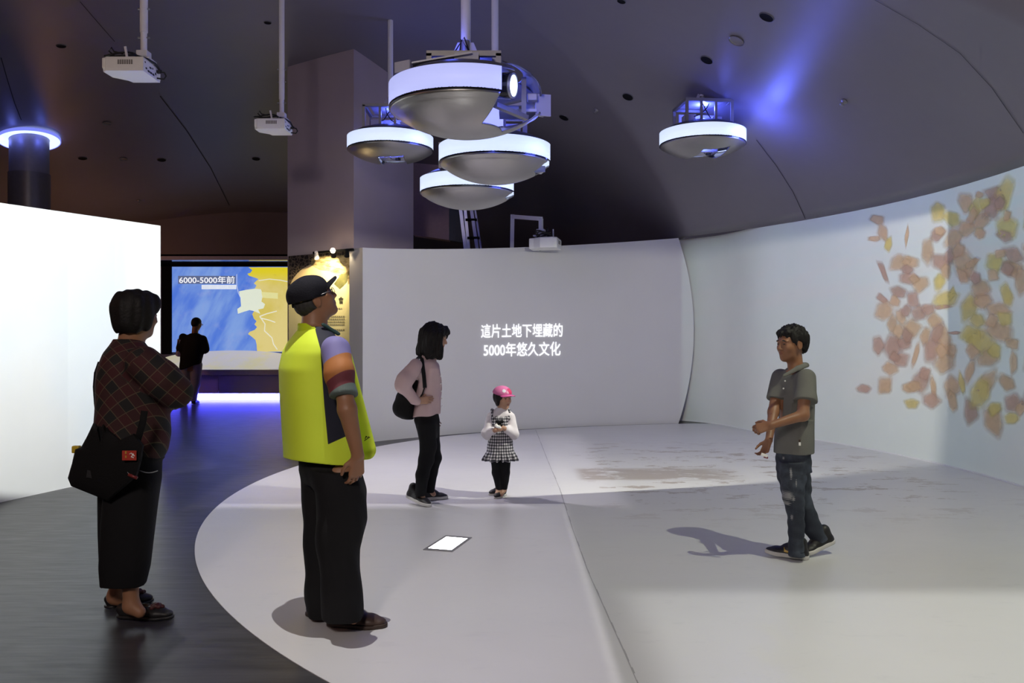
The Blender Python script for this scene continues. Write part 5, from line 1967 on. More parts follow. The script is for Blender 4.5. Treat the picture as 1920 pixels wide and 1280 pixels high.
def older_woman():
    g = Fig(256, 1163, 'older woman in dark red plaid jacket and wide black trousers, arms folded')
    W, sec, s, root = g.W, g.sec, g.s, g.root
    fwd = unit((0.90, 0.42, 0)); right = unit((0.42, -0.90, 0))
    phi = math.atan2(right[1], right[0])
    hc = W(258, 590, 0.0); H = 0.225
    hf = unit((0.52, 0.85, -0.05))
    S = Sdf(0.025)
    L, Rm = add_head(S, hc, H, hf, neck=W(245, 650, 0.0), neck_r=0.058)
    S.loft([sec(870, 252, 50, 44), sec(760, 248, 52, 46), sec(690, 246, 54, 42), sec(650, 244, 40, 32)], phi, k=0.03)
    shR = W(268, 680, -0.17); elR = W(335, 738, -0.12); wrR = W(308, 760, 0.10)
    S.rc(shR, elR, 0.045, 0.038); S.rc(elR, wrR, 0.038, 0.027)
    add_hand(S, W(313, 757, -0.02), unit((-0.80, 0.35, -0.12)), unit((0.2, 0.9, 0.3)), 1, 0.155, curl=(0.3, 0.4, 0.3))
    shL = W(232, 680, 0.16); elL = W(300, 745, 0.24); wrL = W(317, 756, 0.02)
    S.rc(shL, elL, 0.045, 0.038); S.rc(elL, wrL, 0.038, 0.027)
    add_hand(S, wrR, unit((-0.6, 0.7, 0)), unit((-0.3, -0.3, -0.8)), 1, 0.15, curl=(0.3, 0.4, 0.3))
    for (k0, k1, a0, a1) in (((252, 900, -0.07), (244, 1085, -0.07), (246, 1135, -0.07), (262, 1147, -0.08)), ((238, 900, 0.07), (225, 1080, 0.07), (216, 1118, 0.07), (250, 1132, 0.09))):
        S.rc(W(*k0), W(*k1), 0.065, 0.043, k=0.02); S.rc(W(*k1), W(*a0), 0.041, 0.034, k=0.02); S.rc(W(*a0), W(*a1), 0.034, 0.028, k=0.03)
    V, Q = S.mesh(0.0045)
    skin_obj('body', (V, Q), M['skin_brown'], root, skin_tint(V, L, Rm, hc, H))
    # hair: full bob, ear half covered
    S = Sdf(0.025)
    S.el(L(-0.11, 0, 0.14), np.array([0.49, 0.44, 0.42]) * H, Rm)
    S.el(L(-0.24, 0, -0.12), np.array([0.32, 0.38, 0.38]) * H, Rm)
    S.el(L(0.17, 0, 0.26), np.array([0.30, 0.38, 0.26]) * H, Rm)
    for q in (-1, 1):
        S.el(L(-0.02, 0.30 * q, -0.06), np.array([0.24, 0.13, 0.30]) * H, Rm)
    S.el(L(0.42, 0, -0.20), np.array([0.36, 0.60, 0.40]) * H, Rm, cut=True, k=0.01)
    S.plane(L(-0.2, 0, -0.40), Rm @ np.array([0.12, 0, -1.0]))
    skin_obj('hair', S.mesh(0.0042, hair_strands(31, 95, 0.004)), M['hair'], root)
    # jacket
    S = Sdf(0.03)
    S.loft([sec(858, 249, 48, 54), sec(845, 248, 56, 62), sec(815, 250, 58, 66), sec(770, 250, 58, 66), sec(720, 242, 62, 60), sec(690, 240, 64, 54), sec(662, 240, 58, 44), sec(645, 240, 42, 32), sec(634, 240, 30, 26)], phi, n=2.3)
    S.rc(shR, W(305, 712, -0.17), 0.078, 0.082, k=0.05); S.rc(W(305, 712, -0.17), W(328, 733, -0.13), 0.082, 0.072, k=0.03)
    S.rc(W(328, 733, -0.13), W(318, 750, 0.04), 0.070, 0.052, k=0.03)
    S.rc(shL, elL, 0.075, 0.068, k=0.05); S.rc(elL, W(306, 752, 0.05), 0.066, 0.050, k=0.03)
    S.loft([sec(640, 243, 26, 24), sec(600, 246, 26, 24)], phi, cut=True, k=0.005)
    V, Q = S.mesh(0.0045, folds(0.004, 33, 19, 0.9))
    ax = unit(elR - shR); up2 = np.array([0, 0, 1.0]) - ax * ax[2]; up2 = unit(up2)
    d = V - W(242, 700)
    # bias-cut body, straight-cut sleeve
    a45 = math.radians(40)
    bu = d[:, 0] * math.cos(a45) + d[:, 2] * math.sin(a45) + 0.5 * d[:, 1]
    bv = -d[:, 0] * math.sin(a45) + d[:, 2] * math.cos(a45) + 0.5 * d[:, 1]
    ds = V - shR
    along = ds @ ax
    rad = np.linalg.norm(ds - along[:, None] * ax, axis=1)
    sl = (along > -0.03) & (rad < 0.12) & (V[:, 1] < g.Y0 + 0.02) & (V[:, 0] > W(250, 700)[0])
    u = np.where(sl, along * 0.95 + 0.03, bu); v = np.where(sl, ds @ up2 + 0.02, bv)
    jk = skin_obj('jacket', (V, Q), plaid_mat(), root, {'pc': np.stack([u, v, 0 * u], 1)})
    # wide cropped trousers
    S = Sdf(0.02)
    S.loft([sec(860, 249, 50, 54), sec(830, 249, 50, 54)], phi)
    S.loft([sec(1094, 233, 39, 36, -0.06), sec(1060, 236, 44, 40, -0.06), sec(980, 243, 47, 46, -0.05), sec(900, 251, 48, 50, -0.03), sec(840, 252, 46, 50, 0.0)], 0)
    S.loft([sec(1076, 222, 34, 34, 0.09), sec(1000, 226, 38, 38, 0.08), sec(900, 236, 46, 46, 0.05), sec(840, 244, 46, 48, 0.0)], 0)
    skin_obj('trousers', S.mesh(0.005, folds(0.004, 35, 17, 0.25)), M['black_trouser'], root)
    # shoes with dark red flowers
    red = pm('dark_red_flower', (0.07, 0.012, 0.014), 0.55, var=0.3, vscale=40)
    for (ha, tb) in (((222, 1157), (324, 1160)), ((201, 1140), (284, 1128))):
        a, b = on_floor(*ha), on_floor(*tb)
        so, P, r, Ln, axs = shoe(root, a[:2], b[:2], 0.090, M['black_shoe'], M['black_shoe'], open_top=True, sole_h=0.014)
        S = Sdf(0.004)
        cc = P(0.70, 0.058)
        for k in range(9):
            a_ = k * 2.4
            rr = 0.007 + 0.0026 * k
            S.el(cc + axs[0] * rr * math.cos(a_) + axs[1] * rr * math.sin(a_) + axs[2] * (0.006 - 0.0015 * k), (0.012, 0.012, 0.011))
        skin_obj('flower', S.mesh(0.003), red, so)
    # bead bracelet, blue LED reflection put into the bead colour
    MB().tube([W(329, 752, 0.03) + np.array([0.036 * math.cos(a) * 0.6, 0.01 * math.cos(a), 0.036 * math.sin(a)]) for a in np.linspace(0, 6.283, 22)], 0.006, 8, False).out('bracelet', pm('led_tint_beads', (0.30, 0.25, 0.45), 0.25), root, True)
    # --- shoulder bag: held by its strap, a thing of its own
    bag = thing('shoulder_bag', 'black shoulder bag hanging at the hip of the woman in plaid', 'bag', W(200, 900, -0.12))
    bm_ = cloth('black_bag', (0.006, 0.006, 0.007), bump=0.3)
    pts = [(152, 838), (141, 842), (135, 868), (127, 896), (133, 911), (165, 924), (203, 939), (232, 914), (258, 892), (266, 862), (270, 834), (252, 812), (226, 824), (204, 806), (190, 776), (184, 772), (174, 795), (163, 818)]
    cxp = sum(p[0] for p in pts) / len(pts); cyp = sum(p[1] for p in pts) / len(pts)

    def bw(x, y, k):
        yaw = -0.13 - 0.0011 * (x - 150) if y > 800 else -0.06 - 0.0011 * (x - 150) + 0.002 * (800 - y)
        return W(x, y, yaw + k)
    V, Fc = [], []
    rings = ((1.0, 0.030), (1.0, -0.010), (0.95, -0.030), (0.72, -0.046), (0.35, -0.052))
    n = len(pts)
    fine = []
    for i in range(n):
        p0, p1, p2, p3 = pts[i - 1], pts[i], pts[(i + 1) % n], pts[(i + 2) % n]
        for t in (0, 1 / 3, 2 / 3):
            fine.append(tuple(0.5 * (2 * p1[c] + (p2[c] - p0[c]) * t * 0.7 + (3 * (p2[c] - p1[c]) - 0 * p0[c] - (p3[c] - p1[c]) * 0.35 - (p2[c] - p0[c]) * 1.05 + (p2[c] - p0[c]) * 0.35 - (p2[c] - p1[c]) * 0) * 0 + (p2[c] - p1[c]) * 2 * t - (p2[c] - p0[c]) * t * 0.7) for c in (0, 1)))
    m = len(fine)
    for sc, k in rings:
        for x, y in fine:
            V.append(bw(cxp + (x - cxp) * sc, cyp + (y - cyp) * sc, k))
    for r in range(len(rings) - 1):
        for i in range(m):
            j = (i + 1) % m
            Fc.append((r * m + i, r * m + j, (r + 1) * m + j, (r + 1) * m + i))
    V.append(bw(cxp, cyp, -0.054))
    for i in range(m):
        Fc.append(((len(rings) - 1) * m + i, (len(rings) - 1) * m + (i + 1) % m, len(V) - 1))
    Fc.append(tuple(range(m - 1, -1, -1)))
    bo = raw('bag_body', V, Fc, bm_, bag, True)
    bo.data.set_sharp_from_angle(angle=R_(50))

    def strap(name, pix, w=0.034):
        P = [Vector(W(*p)) for p in pix]
        V, Fc = [], []
        for i, p in enumerate(P):
            dd = (P[min(i + 1, len(P) - 1)] - P[max(i - 1, 0)]).normalized()
            view = Vector((0.15, -1, 0))
            sd = dd.cross(view).normalized() * w / 2
            V += [p - sd, p + sd]
            if i:
                k = 2 * i
                Fc.append((k - 2, k - 1, k + 1, k))
        o = raw(name, [v[:] for v in V], Fc, bm_, bag, True)
        solidify(o, 0.005, 0)
    strap('strap', [(186, 778, 0.02), (183, 755, 0.06), (181, 725, 0.05), (183, 700, 0.03), (190, 680, 0.02)])
    strap('strap', [(256, 832, -0.235), (262, 812, -0.25), (268, 790, -0.25), (271, 770, -0.25)], 0.030)
    tagr = MB().box(W(242.5, 853.5, -0.300), (0.064, 0.004, 0.044))
    rt = tagr.out('red_charm_card', pm('red_card', (0.42, 0.035, 0.02), 0.5), bag)
    for q in ((236, 848, 0.006, 0.012), (236, 856, 0.006, 0.010)):
        MB().box(W(q[0], q[1], -0.304), (q[2], 0.002, q[3])).out('gold_mark', pm('gold_print', (0.5, 0.30, 0.04), 0.5), rt)
    for pts in (((243, 851), (246, 849), (249, 853), (246, 856)), ((246, 856), (251, 858)), ((249, 850), (252, 855))):
        MB().tube([W(x, y, -0.304) for x, y in pts], 0.0022, 5).out('white_mark', M['white_plastic'], rt)
    MB().box(W(143.5, 842, -0.09), (0.035, 0.03, 0.035), None, 0.006).out('yellow_tube', pm('yellow_plastic', (0.60, 0.42, 0.03), 0.4), bag)
    MB().tube([W(146, 854, -0.14), W(147, 862, -0.145), W(146, 870, -0.145)], 0.003, 6).out('zip_pull', M['alu'], bag, True)
    MB().tube([W(141, 871, -0.145), W(149, 871, -0.145)], 0.006, 8).out('zip_charm', M['steel'], bag, True)
    MB().box(W(176, 890, -0.20), (0.066, 0.003, 0.034), Matrix.Rotation(0.15, 3, 'Y')).out('brand_patch', pm('patch_dark', (0.025, 0.024, 0.026), 0.4), bag)
    MB().tube([W(243 + 4 * math.cos(a), 882 + 6 * math.sin(a), -0.27) for a in np.linspace(0, 6.28, 14)], 0.002, 5, False).out('key_ring', M['alu'], bag, True)
    MB().tube([W(241, 889, -0.27), W(250, 893, -0.27), W(257, 896, -0.27)], 0.008, 8).out('red_charm', pm('red_charm', (0.16, 0.02, 0.02), 0.4), bag, True)
    MB().tube([W(x, 882 + 4 * math.sin((x - 262) / 34 * math.pi), -0.21 + 0.0012 * (x - 262)) for x in np.linspace(262, 296, 12)], 0.0025, 6).out('chain', M['alu'], bag, True)
    return g


# ================================================================== MOTHER WITH BACKPACK
def young_woman():
    g = Fig(797, 946, 'long-haired woman in pale pink shirt and black trousers, hand on hip')
    W, sec, s, root = g.W, g.sec, g.s, g.root
    phi = math.atan2(-0.93, 0.36)
    hc = W(817, 633, 0.0); H = 0.215
    hf = unit((0.95, -0.10, -0.20))
    S = Sdf(0.022)
    L, Rm = add_head(S, hc, H, hf, neck=W(806, 678, 0.0), neck_r=0.048)
    S.loft([sec(790, 799, 19, 15), sec(740, 802, 22, 19), sec(700, 803, 26, 18), sec(680, 802, 20, 14)], phi, k=0.02)
    shR, elR, wrR = W(779, 687, -0.13), W(751, 722, -0.20), W(783, 752, -0.16)
    S.rc(shR, elR, 0.038, 0.033); S.rc(elR, wrR, 0.032, 0.023)
    add_hand(S, wrR, unit((0.92, 0.10, 0.12)), unit((0.1, 0.9, -0.15)), 1, 0.150, curl=(0.25, 0.35, 0.3), k=0.003)
    shL, elL, wrL = W(812, 690, 0.14), W(806, 735, 0.20), W(815, 772, 0.16)
    S.rc(shL, elL, 0.037, 0.032); S.rc(elL, wrL, 0.031, 0.023)
    add_hand(S, wrL, unit((0.2, 0.0, -1)), unit((0.6, -0.8, 0)), 1, 0.15)
    kn, an = W(800, 850, -0.06), W(787, 918, -0.06)
    kf, af = W(813, 857, 0.08), W(804, 914, 0.08)
    S.rc(W(800, 795, -0.05), kn, 0.05, 0.038); S.rc(kn, an, 0.038, 0.028); S.rc(an, W(793, 932, -0.06), 0.026, 0.020)
    S.rc(W(802, 795, 0.05), kf, 0.05, 0.034); S.rc(kf, af, 0.034, 0.026); S.rc(af, W(813, 926, 0.09), 0.024, 0.020)
    V, Q = S.mesh(0.0042)
    skin_obj('body', (V, Q), M['skin_mid'], root, skin_tint(V, L, Rm, hc, H))
    # hair: shoulder-length, falling forward over the cheek
    S = Sdf(0.03)
    S.el(L(-0.08, 0, 0.17), np.array([0.49, 0.43, 0.42]) * H, Rm)
    S.rc(L(-0.20, 0, 0.05), W(799, 655, 0.0), 0.092, 0.078, sq=((0.1, 1, 0), 1.15))
    S.rc(L(0.10, -0.33, 0.12), W(823, 668, -0.075), 0.044, 0.026, sq=((1, 0, 0), 1.2))
    S.rc(L(-0.10, -0.36, 0.05), W(806, 664, -0.075), 0.055, 0.040)
    S.rc(L(0.10, 0.33, 0.12), W(822, 668, 0.075), 0.042, 0.028)
    S.rc(L(-0.10, 0.36, 0.05), W(806, 668, 0.075), 0.055, 0.040)
    S.el(L(0.28, 0, 0.30), np.array([0.17, 0.28, 0.15]) * H, Rm)
    S.el(L(0.46, 0, -0.16), np.array([0.24, 0.28, 0.42]) * H, Rm, cut=True, k=0.01)
    skin_obj('hair', S.mesh(0.004, hair_strands(51, 110, 0.007)), M['hair'], root)
    # shirt
    pink = cloth('pale_pink_shirt', (0.62, 0.46, 0.47), bump=0.12)
    S = Sdf(0.028)
    S.loft([sec(783, 798, 33, 25), sec(765, 800, 32, 25), sec(740, 803, 29, 23), sec(710, 804, 31, 22), sec(690, 803, 32, 20), sec(677, 802, 25, 15), sec(668, 801, 13, 11)], phi, n=2.3)
    S.rc(shR, W(760, 712, -0.19), 0.060, 0.064, k=0.04); S.rc(W(760, 712, -0.19), W(754, 724, -0.205), 0.064, 0.058, k=0.03)
    S.rc(W(754, 722, -0.205), W(776, 748, -0.175), 0.056, 0.044, k=0.02); S.rc(W(776, 748, -0.175), W(783, 751.5, -0.16), 0.038, 0.034, k=0.01)
    S.rc(shL, elL, 0.056, 0.05, k=0.04); S.rc(elL, wrL, 0.048, 0.036)
    S.plane(W(798, 778), (0.13, 0, -1.0), W(765, 790, -0.3), W(835, 775, 0.12))
    shirt = skin_obj('shirt', S.mesh(0.0045, folds(0.005, 53, 24, 0.7)), pink, root)
    S = Sdf(0.008)
    S.rc(W(795, 668, -0.06), W(816, 683, -0.05), 0.018, 0.012, sq=((0.2, -0.9, 0.3), 0.5))
    S.rc(W(790, 664, -0.03), W(796, 668, -0.06), 0.020, 0.018, sq=((0.2, -0.9, 0.3), 0.6))
    skin_obj('collar', S.mesh(0.004), pink, shirt)
    for py in (705, 719, 733, 747, 761):
        p = W(826 + (py - 705) * 0.05, py, -0.07)
        MB().lathe(p, [(0.001, -0.004), (0.006, -0.003), (0.006, 0.003), (0.001, 0.004)], 10, M=Matrix.Rotation(R_(90), 3, 'X')).out('button', M['white_plastic'], shirt, True)
    # trousers: slim
    S = Sdf(0.02)
    S.loft([sec(820, 805, 15, 14), sec(806, 803, 21, 20), sec(788, 800, 25, 24), sec(772, 799, 24, 22)], phi)
    for dy, pts in ((-0.06, ((800, 800, 19), (803, 835, 15.5), (799, 862, 14.5), (792, 890, 13), (788, 927, 11))), (0.08, ((806, 800, 19), (811, 835, 14.5), (815, 858, 13.5), (809, 885, 11.5), (805, 927, 9.5)))):
        S.chain([W(x, y, dy) for x, y, r in pts], [r * s for x, y, r in pts])
    S.plane(W(790, 926), (0, 0, -1))
    skin_obj('trousers', S.mesh(0.0045, folds(0.003, 55, 30)), M['black_trouser'], root)
    # trainers
    red = pm('trainer_red_lining', (0.30, 0.03, 0.05), 0.6)
    for (ha, tb, dy, lift) in (((764, 944), (806, 951), -0.06, 0.055), ((792, 938), (838, 935), 0.09, 0.0)):
        a, b = on_floor(*ha), on_floor(*tb)
        so, P, r, Ln, axs = shoe(root, a[:2], b[:2], 0.088, M['black_shoe'], M['white_sole'], top=0.10, sole_h=0.026, heel_lift=lift)
        S = Sdf(0.004)
        S.rc(P(0.14, 0.090), P(0.30, 0.082), r * 0.62, r * 0.56, sq=(axs[2], 0.30))
        skin_obj('lining', S.mesh(0.0035), red, so)
        for k in range(4):
            MB().tube([P(0.33 + 0.07 * k, 0.074 - 0.008 * k, -r * 0.45), P(0.36 + 0.07 * k, 0.080 - 0.008 * k, 0), P(0.33 + 0.07 * k, 0.074 - 0.008 * k, r * 0.45)], 0.0035, 5).out('lace', M['alu'], so, True)
    # backpack: carried, a thing of its own
    bp = thing('backpack', 'small black backpack on the back of the woman in pink', 'backpack', W(757, 755, 0.05))
    S = Sdf(0.03)
    S.loft([sec(785, 764, 20, 10, 0.02), sec(778, 760, 26, 17, 0.02), sec(760, 758, 27, 19, 0.02), sec(740, 762, 27, 18, 0.02), sec(722, 770, 24, 14, 0.02), sec(712, 774, 18, 10, 0.02)], phi)
    S.el(W(755, 764, 0.0), (0.085, 0.10, 0.085), k=0.02)
    skin_obj('pack_body', S.mesh(0.005, folds(0.002, 61, 30)), M['black_cloth'], bp)

    def strap(pix, w):
        V, Fc = [], []
        P = [Vector(W(*p)) for p in pix]
        for i, p in enumerate(P):
            dd = (P[min(i + 1, len(P) - 1)] - P[max(i - 1, 0)]).normalized()
            sd = dd.cross(Vector((0.25, -1, 0))).normalized() * w / 2
            V += [p - sd, p + sd]
            if i:
                Fc.append((2 * i - 2, 2 * i - 1, 2 * i + 1, 2 * i))
        o = raw('shoulder_strap', [v[:] for v in V], Fc, M['black_cloth'], bp, True)
        solidify(o, 0.006, 0)
    strap([(783, 672, 0.02), (787, 668, -0.07), (791, 673, -0.125), (793, 690, -0.155), (795, 708, -0.165), (796.5, 727, -0.165)], 0.030)
    strap([(796, 726, -0.160), (792, 738, -0.165), (786, 748, -0.14)], 0.010)


# ================================================================== LITTLE GIRL
def little_girl():
    g = Fig(936, 932, 'small girl in pink cap and black and white checked dress, head turned')
    W, sec, s, root = g.W, g.sec, g.s, g.root
    hc = W(943, 746, 0.0); H = 0.190
    hf = unit((0.62, -0.76, -0.06))
    S = Sdf(0.018)
    L, Rm = add_head(S, hc, H, hf, neck=W(940, 780, 0.0), neck_r=0.034, nose=0.3)
    S.loft([sec(830, 938, 20, 15), sec(800, 938, 19, 14), sec(780, 939, 19, 12)], 0.1, k=0.02)
    aR = (W(921, 782, 0.0), W(913, 812, -0.03), W(929, 806, -0.115)); aL = (W(957, 782, 0.0), W(963, 812, -0.03), W(944, 802, -0.115))
    for A, sd in ((aR, 1), (aL, -1)):
        S.rc(A[0], A[1], 0.028, 0.024); S.rc(A[1], A[2], 0.024, 0.019)
    add_hand(S, aR[2], unit((0.85, -0.25, 0.2)), unit((0.3, 0.9, -0.1)), 1, 0.095, curl=(0.4, 0.5, 0.4), k=0.002)
    add_hand(S, aL[2], unit((-0.85, -0.25, 0.1)), unit((-0.3, 0.9, -0.1)), -1, 0.095, curl=(0.4, 0.5, 0.4), k=0.002)
    S.rc(W(932, 850), W(935, 918), 0.040, 0.022); S.rc(W(947, 850), W(945, 918), 0.040, 0.022)
    S.rc(W(935, 918), W(931, 926, -0.04), 0.020, 0.016); S.rc(W(945, 918, 0.0), W(940, 927, -0.05), 0.020, 0.016)
    V, Q = S.mesh(0.0036)
    skin_obj('body', (V, Q), M['skin_mid'], root, skin_tint(V, L, Rm, hc, H))
    for q in (-1, 1):
        eo = MB().lathe(L(0.352, 0.125 * q, 0.006), [(0.001, 0.0), (0.024 * H, 0.0), (0.040 * H, -0.02 * H)], 14, M=Matrix(Rm.tolist()) @ Matrix.Rotation(R_(90), 3, 'Y'))
        eo.out('eye', M['gloss_black'], root, True)
    S = Sdf(0.015)
    S.el(L(-0.09, 0, 0.08), np.array([0.43, 0.38, 0.40]) * H, Rm)
    for q in (-1, 1):
        S.rc(L(0.02, 0.32 * q, 0.08), L(0.04, 0.31 * q, -0.28), 0.10 * H, 0.06 * H)
    S.rc(L(-0.25, 0, 0.0), L(-0.22, 0, -0.25), 0.26 * H, 0.20 * H)
    S.el(L(0.44, 0, -0.10), np.array([0.34, 0.29, 0.40]) * H, Rm, cut=True, k=0.008)
    skin_obj('hair', S.mesh(0.0036, hair_strands(71, 130, 0.002)), M['hair'], root)
    # pink cap with visor and badge shapes
    S = Sdf(0.012)
    S.el(L(-0.07, 0, 0.20), np.array([0.48, 0.42, 0.36]) * H, Rm)
    S.plane(L(0, 0, 0.17), Rm @ np.array([-0.16, 0, -1.0]))
    pk = cloth('pink_cap', (0.62, 0.17, 0.36), bump=0.1)
    cap = skin_obj('cap', S.mesh(0.0036), pk, root)
    V, Fc = [], []
    n = 16
    for i in range(n + 1):
        a = R_(-75 + 150 * i / n)
        for t in (0.0, 0.5, 1.0):
            V.append(L(0.24 + 0.12 * math.cos(a) + t * 0.30 * math.cos(a) ** 0.7, (0.39 - 0.02 * t) * math.sin(a), 0.20 - 0.03 * t - 0.07 * math.sin(a) ** 2))
    for i in range(n):
        for j in range(2):
            k = i * 3 + j
            Fc.append((k, k + 1, k + 4, k + 3))
    solidify(raw('visor', V, Fc, pm('pink_visor', (0.60, 0.09, 0.30), 0.6), cap, True), 0.006, 0)
    for (u, z, r, col, nm) in ((0.12, 0.36, 0.125, (0.55, 0.03, 0.12), 'red_print'), (-0.22, 0.40, 0.090, (0.62, 0.60, 0.66), 'white_print'), (-0.05, 0.28, 0.07, (0.66, 0.30, 0.45), 'pink_print')):
        S = Sdf(0.002)
        S.el(L(-0.07, 0, 0.20), np.array([0.49, 0.43, 0.37]) * H, Rm)
        V, Q = S.mesh(0.0036)
        c = L(0.34, u, z)
        keep = np.linalg.norm(V - c, axis=1) < r * H * 1.3
        Q = Q[keep[Q].all(1)]
        idx = np.unique(Q); mp = np.full(len(V), -1); mp[idx] = np.arange(len(idx))
        if len(Q):
            skin_obj(nm, (V[idx], mp[Q]), pm(nm, col, 0.6), cap)
    # white top
    wt = cloth('white_top', (0.70, 0.66, 0.70), bump=0.1)
    S = Sdf(0.018)
    S.loft([sec(822, 938, 18, 14), sec(795, 938, 19, 13.5), sec(778, 939, 20, 12), sec(769, 940, 15, 9.5), sec(764, 940, 9.5, 8)], 0.1)
    for A in (aR, aL):
        S.rc(A[0], A[1], 0.040, 0.046, k=0.025); S.rc(A[1], A[1] + (A[2] - A[1]) * 0.62, 0.044, 0.036)
        S.rc(A[1], A[1] + np.array([0, 0, -0.02]), 0.04, 0.035)
    skin_obj('white_top', S.mesh(0.004, folds(0.003, 73, 40)), wt, root)
    # gingham pinafore
    S = Sdf(0.01)
    S.loft([sec(861, 938, 32, 25), sec(856, 938, 30.5, 24), sec(848, 938, 27.5, 21.5), sec(845, 938, 25.5, 20.5), sec(820, 938, 22, 18), sec(800, 938, 20, 16), sec(785, 938.5, 19.5, 14.5), sec(779, 939, 17.5, 13.5)], 0.1, n=2.3)
    S.el(W(939, 775, -0.08), (0.048, 0.07, 0.030), k=0.012, cut=True)
    for q in (-1, 1):
        S.rc(W(939 + q * 15, 785, -0.05), W(939 + q * 16, 768, -0.01), 0.012, 0.011, k=0.01)
        S.rc(W(939 + q * 16, 768, -0.01), W(939 + q * 14, 782, 0.05), 0.011, 0.012, k=0.01)
    c0 = W(938, 850)
    fz = W(938, 846)[2]

    def ruffle(x, y, z):
        a = np.arctan2(y - c0[1], x - c0[0])
        f = np.clip((fz - z) / 0.05, 0, 1)
        return 0.010 * f * np.sin(a * 15) + 0.002 * np.sin(a * 9 + z * 60)
    V, Q = S.mesh(0.0036, ruffle)
    a = np.arctan2(V[:, 1] - c0[1], V[:, 0] - c0[0])
    m, b, B = base_mat('gingham')
    u, v, _ = B.xyz(B.attr('pc').outputs['Vector'])

    def stripe(x):
        f = B.m('FRACT', x)
        return B.m('MULTIPLY', B.ss(f, 0.0, 0.06), B.ss(f, 0.56, 0.50))
    su, sv = stripe(u), stripe(v)
    t = B.m('MULTIPLY', B.m('ADD', su, sv), 0.5)
    cc = B.mix(B.ss(t, 0.0, 0.5), (0.62, 0.60, 0.63), (0.16, 0.155, 0.18))
    cc = B.mix(B.ss(t, 0.5, 1.0), cc, (0.012, 0.012, 0.020))
    B.put(b.inputs['Base Color'], cc)
    b.inputs['Roughness'].default_value = 0.8
    skin_obj('checked_dress', (V, Q), m, root, {'pc': np.stack([a * 0.115 / 0.025, V[:, 2] / 0.025, 0 * a], 1)})
    # dark bow on the chest, white tissue in the hands
    bw = Sdf(0.004)
    p = W(937, 791, -0.125)
    bw.el(p + np.array([-0.017, 0, 0.004]), (0.020, 0.010, 0.014)); bw.el(p + np.array([0.017, 0, 0.004]), (0.020, 0.010, 0.014)); bw.el(p, (0.010, 0.012, 0.010))
    bw.rc(p, p + np.array([-0.014, 0, -0.030]), 0.006, 0.009); bw.rc(p, p + np.array([0.016, 0, -0.028]), 0.006, 0.009)
    skin_obj('bow', bw.mesh(0.003), M['black_cloth'], root)
    # leggings and shoes
    S = Sdf(0.012)
    S.chain([W(931, 845), W(932, 885), W(936, 916)], [0.054, 0.046, 0.030]); S.chain([W(948, 845), W(947, 885), W(945, 916)], [0.054, 0.044, 0.030])
    S.plane(W(940, 917), (0, 0, -1))
    skin_obj('leggings', S.mesh(0.004, folds(0.002, 77, 40)), M['black_trouser'], root)
    for (ha, tb) in (((942, 925), (918, 929)), ((947, 928), (928, 936))):
        a_, b_ = on_floor(*ha), on_floor(*tb)
        shoe(root, a_[:2], b_[:2], 0.060, M['black_shoe'], M['white_sole'], top=0.05, open_top=True, sole_h=0.012, h=0.0036)
    ts = thing('paper_tissue', 'crumpled white tissue held in the hands of the small girl', 'tissue', W(934, 800, -0.16))
    S = Sdf(0.004)
    S.el(W(934, 799.5, -0.165), (0.024, 0.012, 0.011)); S.el(W(931, 798, -0.165), (0.012, 0.012, 0.013)); S.el(W(938, 801.5, -0.165), (0.013, 0.010, 0.008))
    skin_obj('tissue_fold', S.mesh(0.003, folds(0.003, 79, 160)), M['white_plastic'], ts)


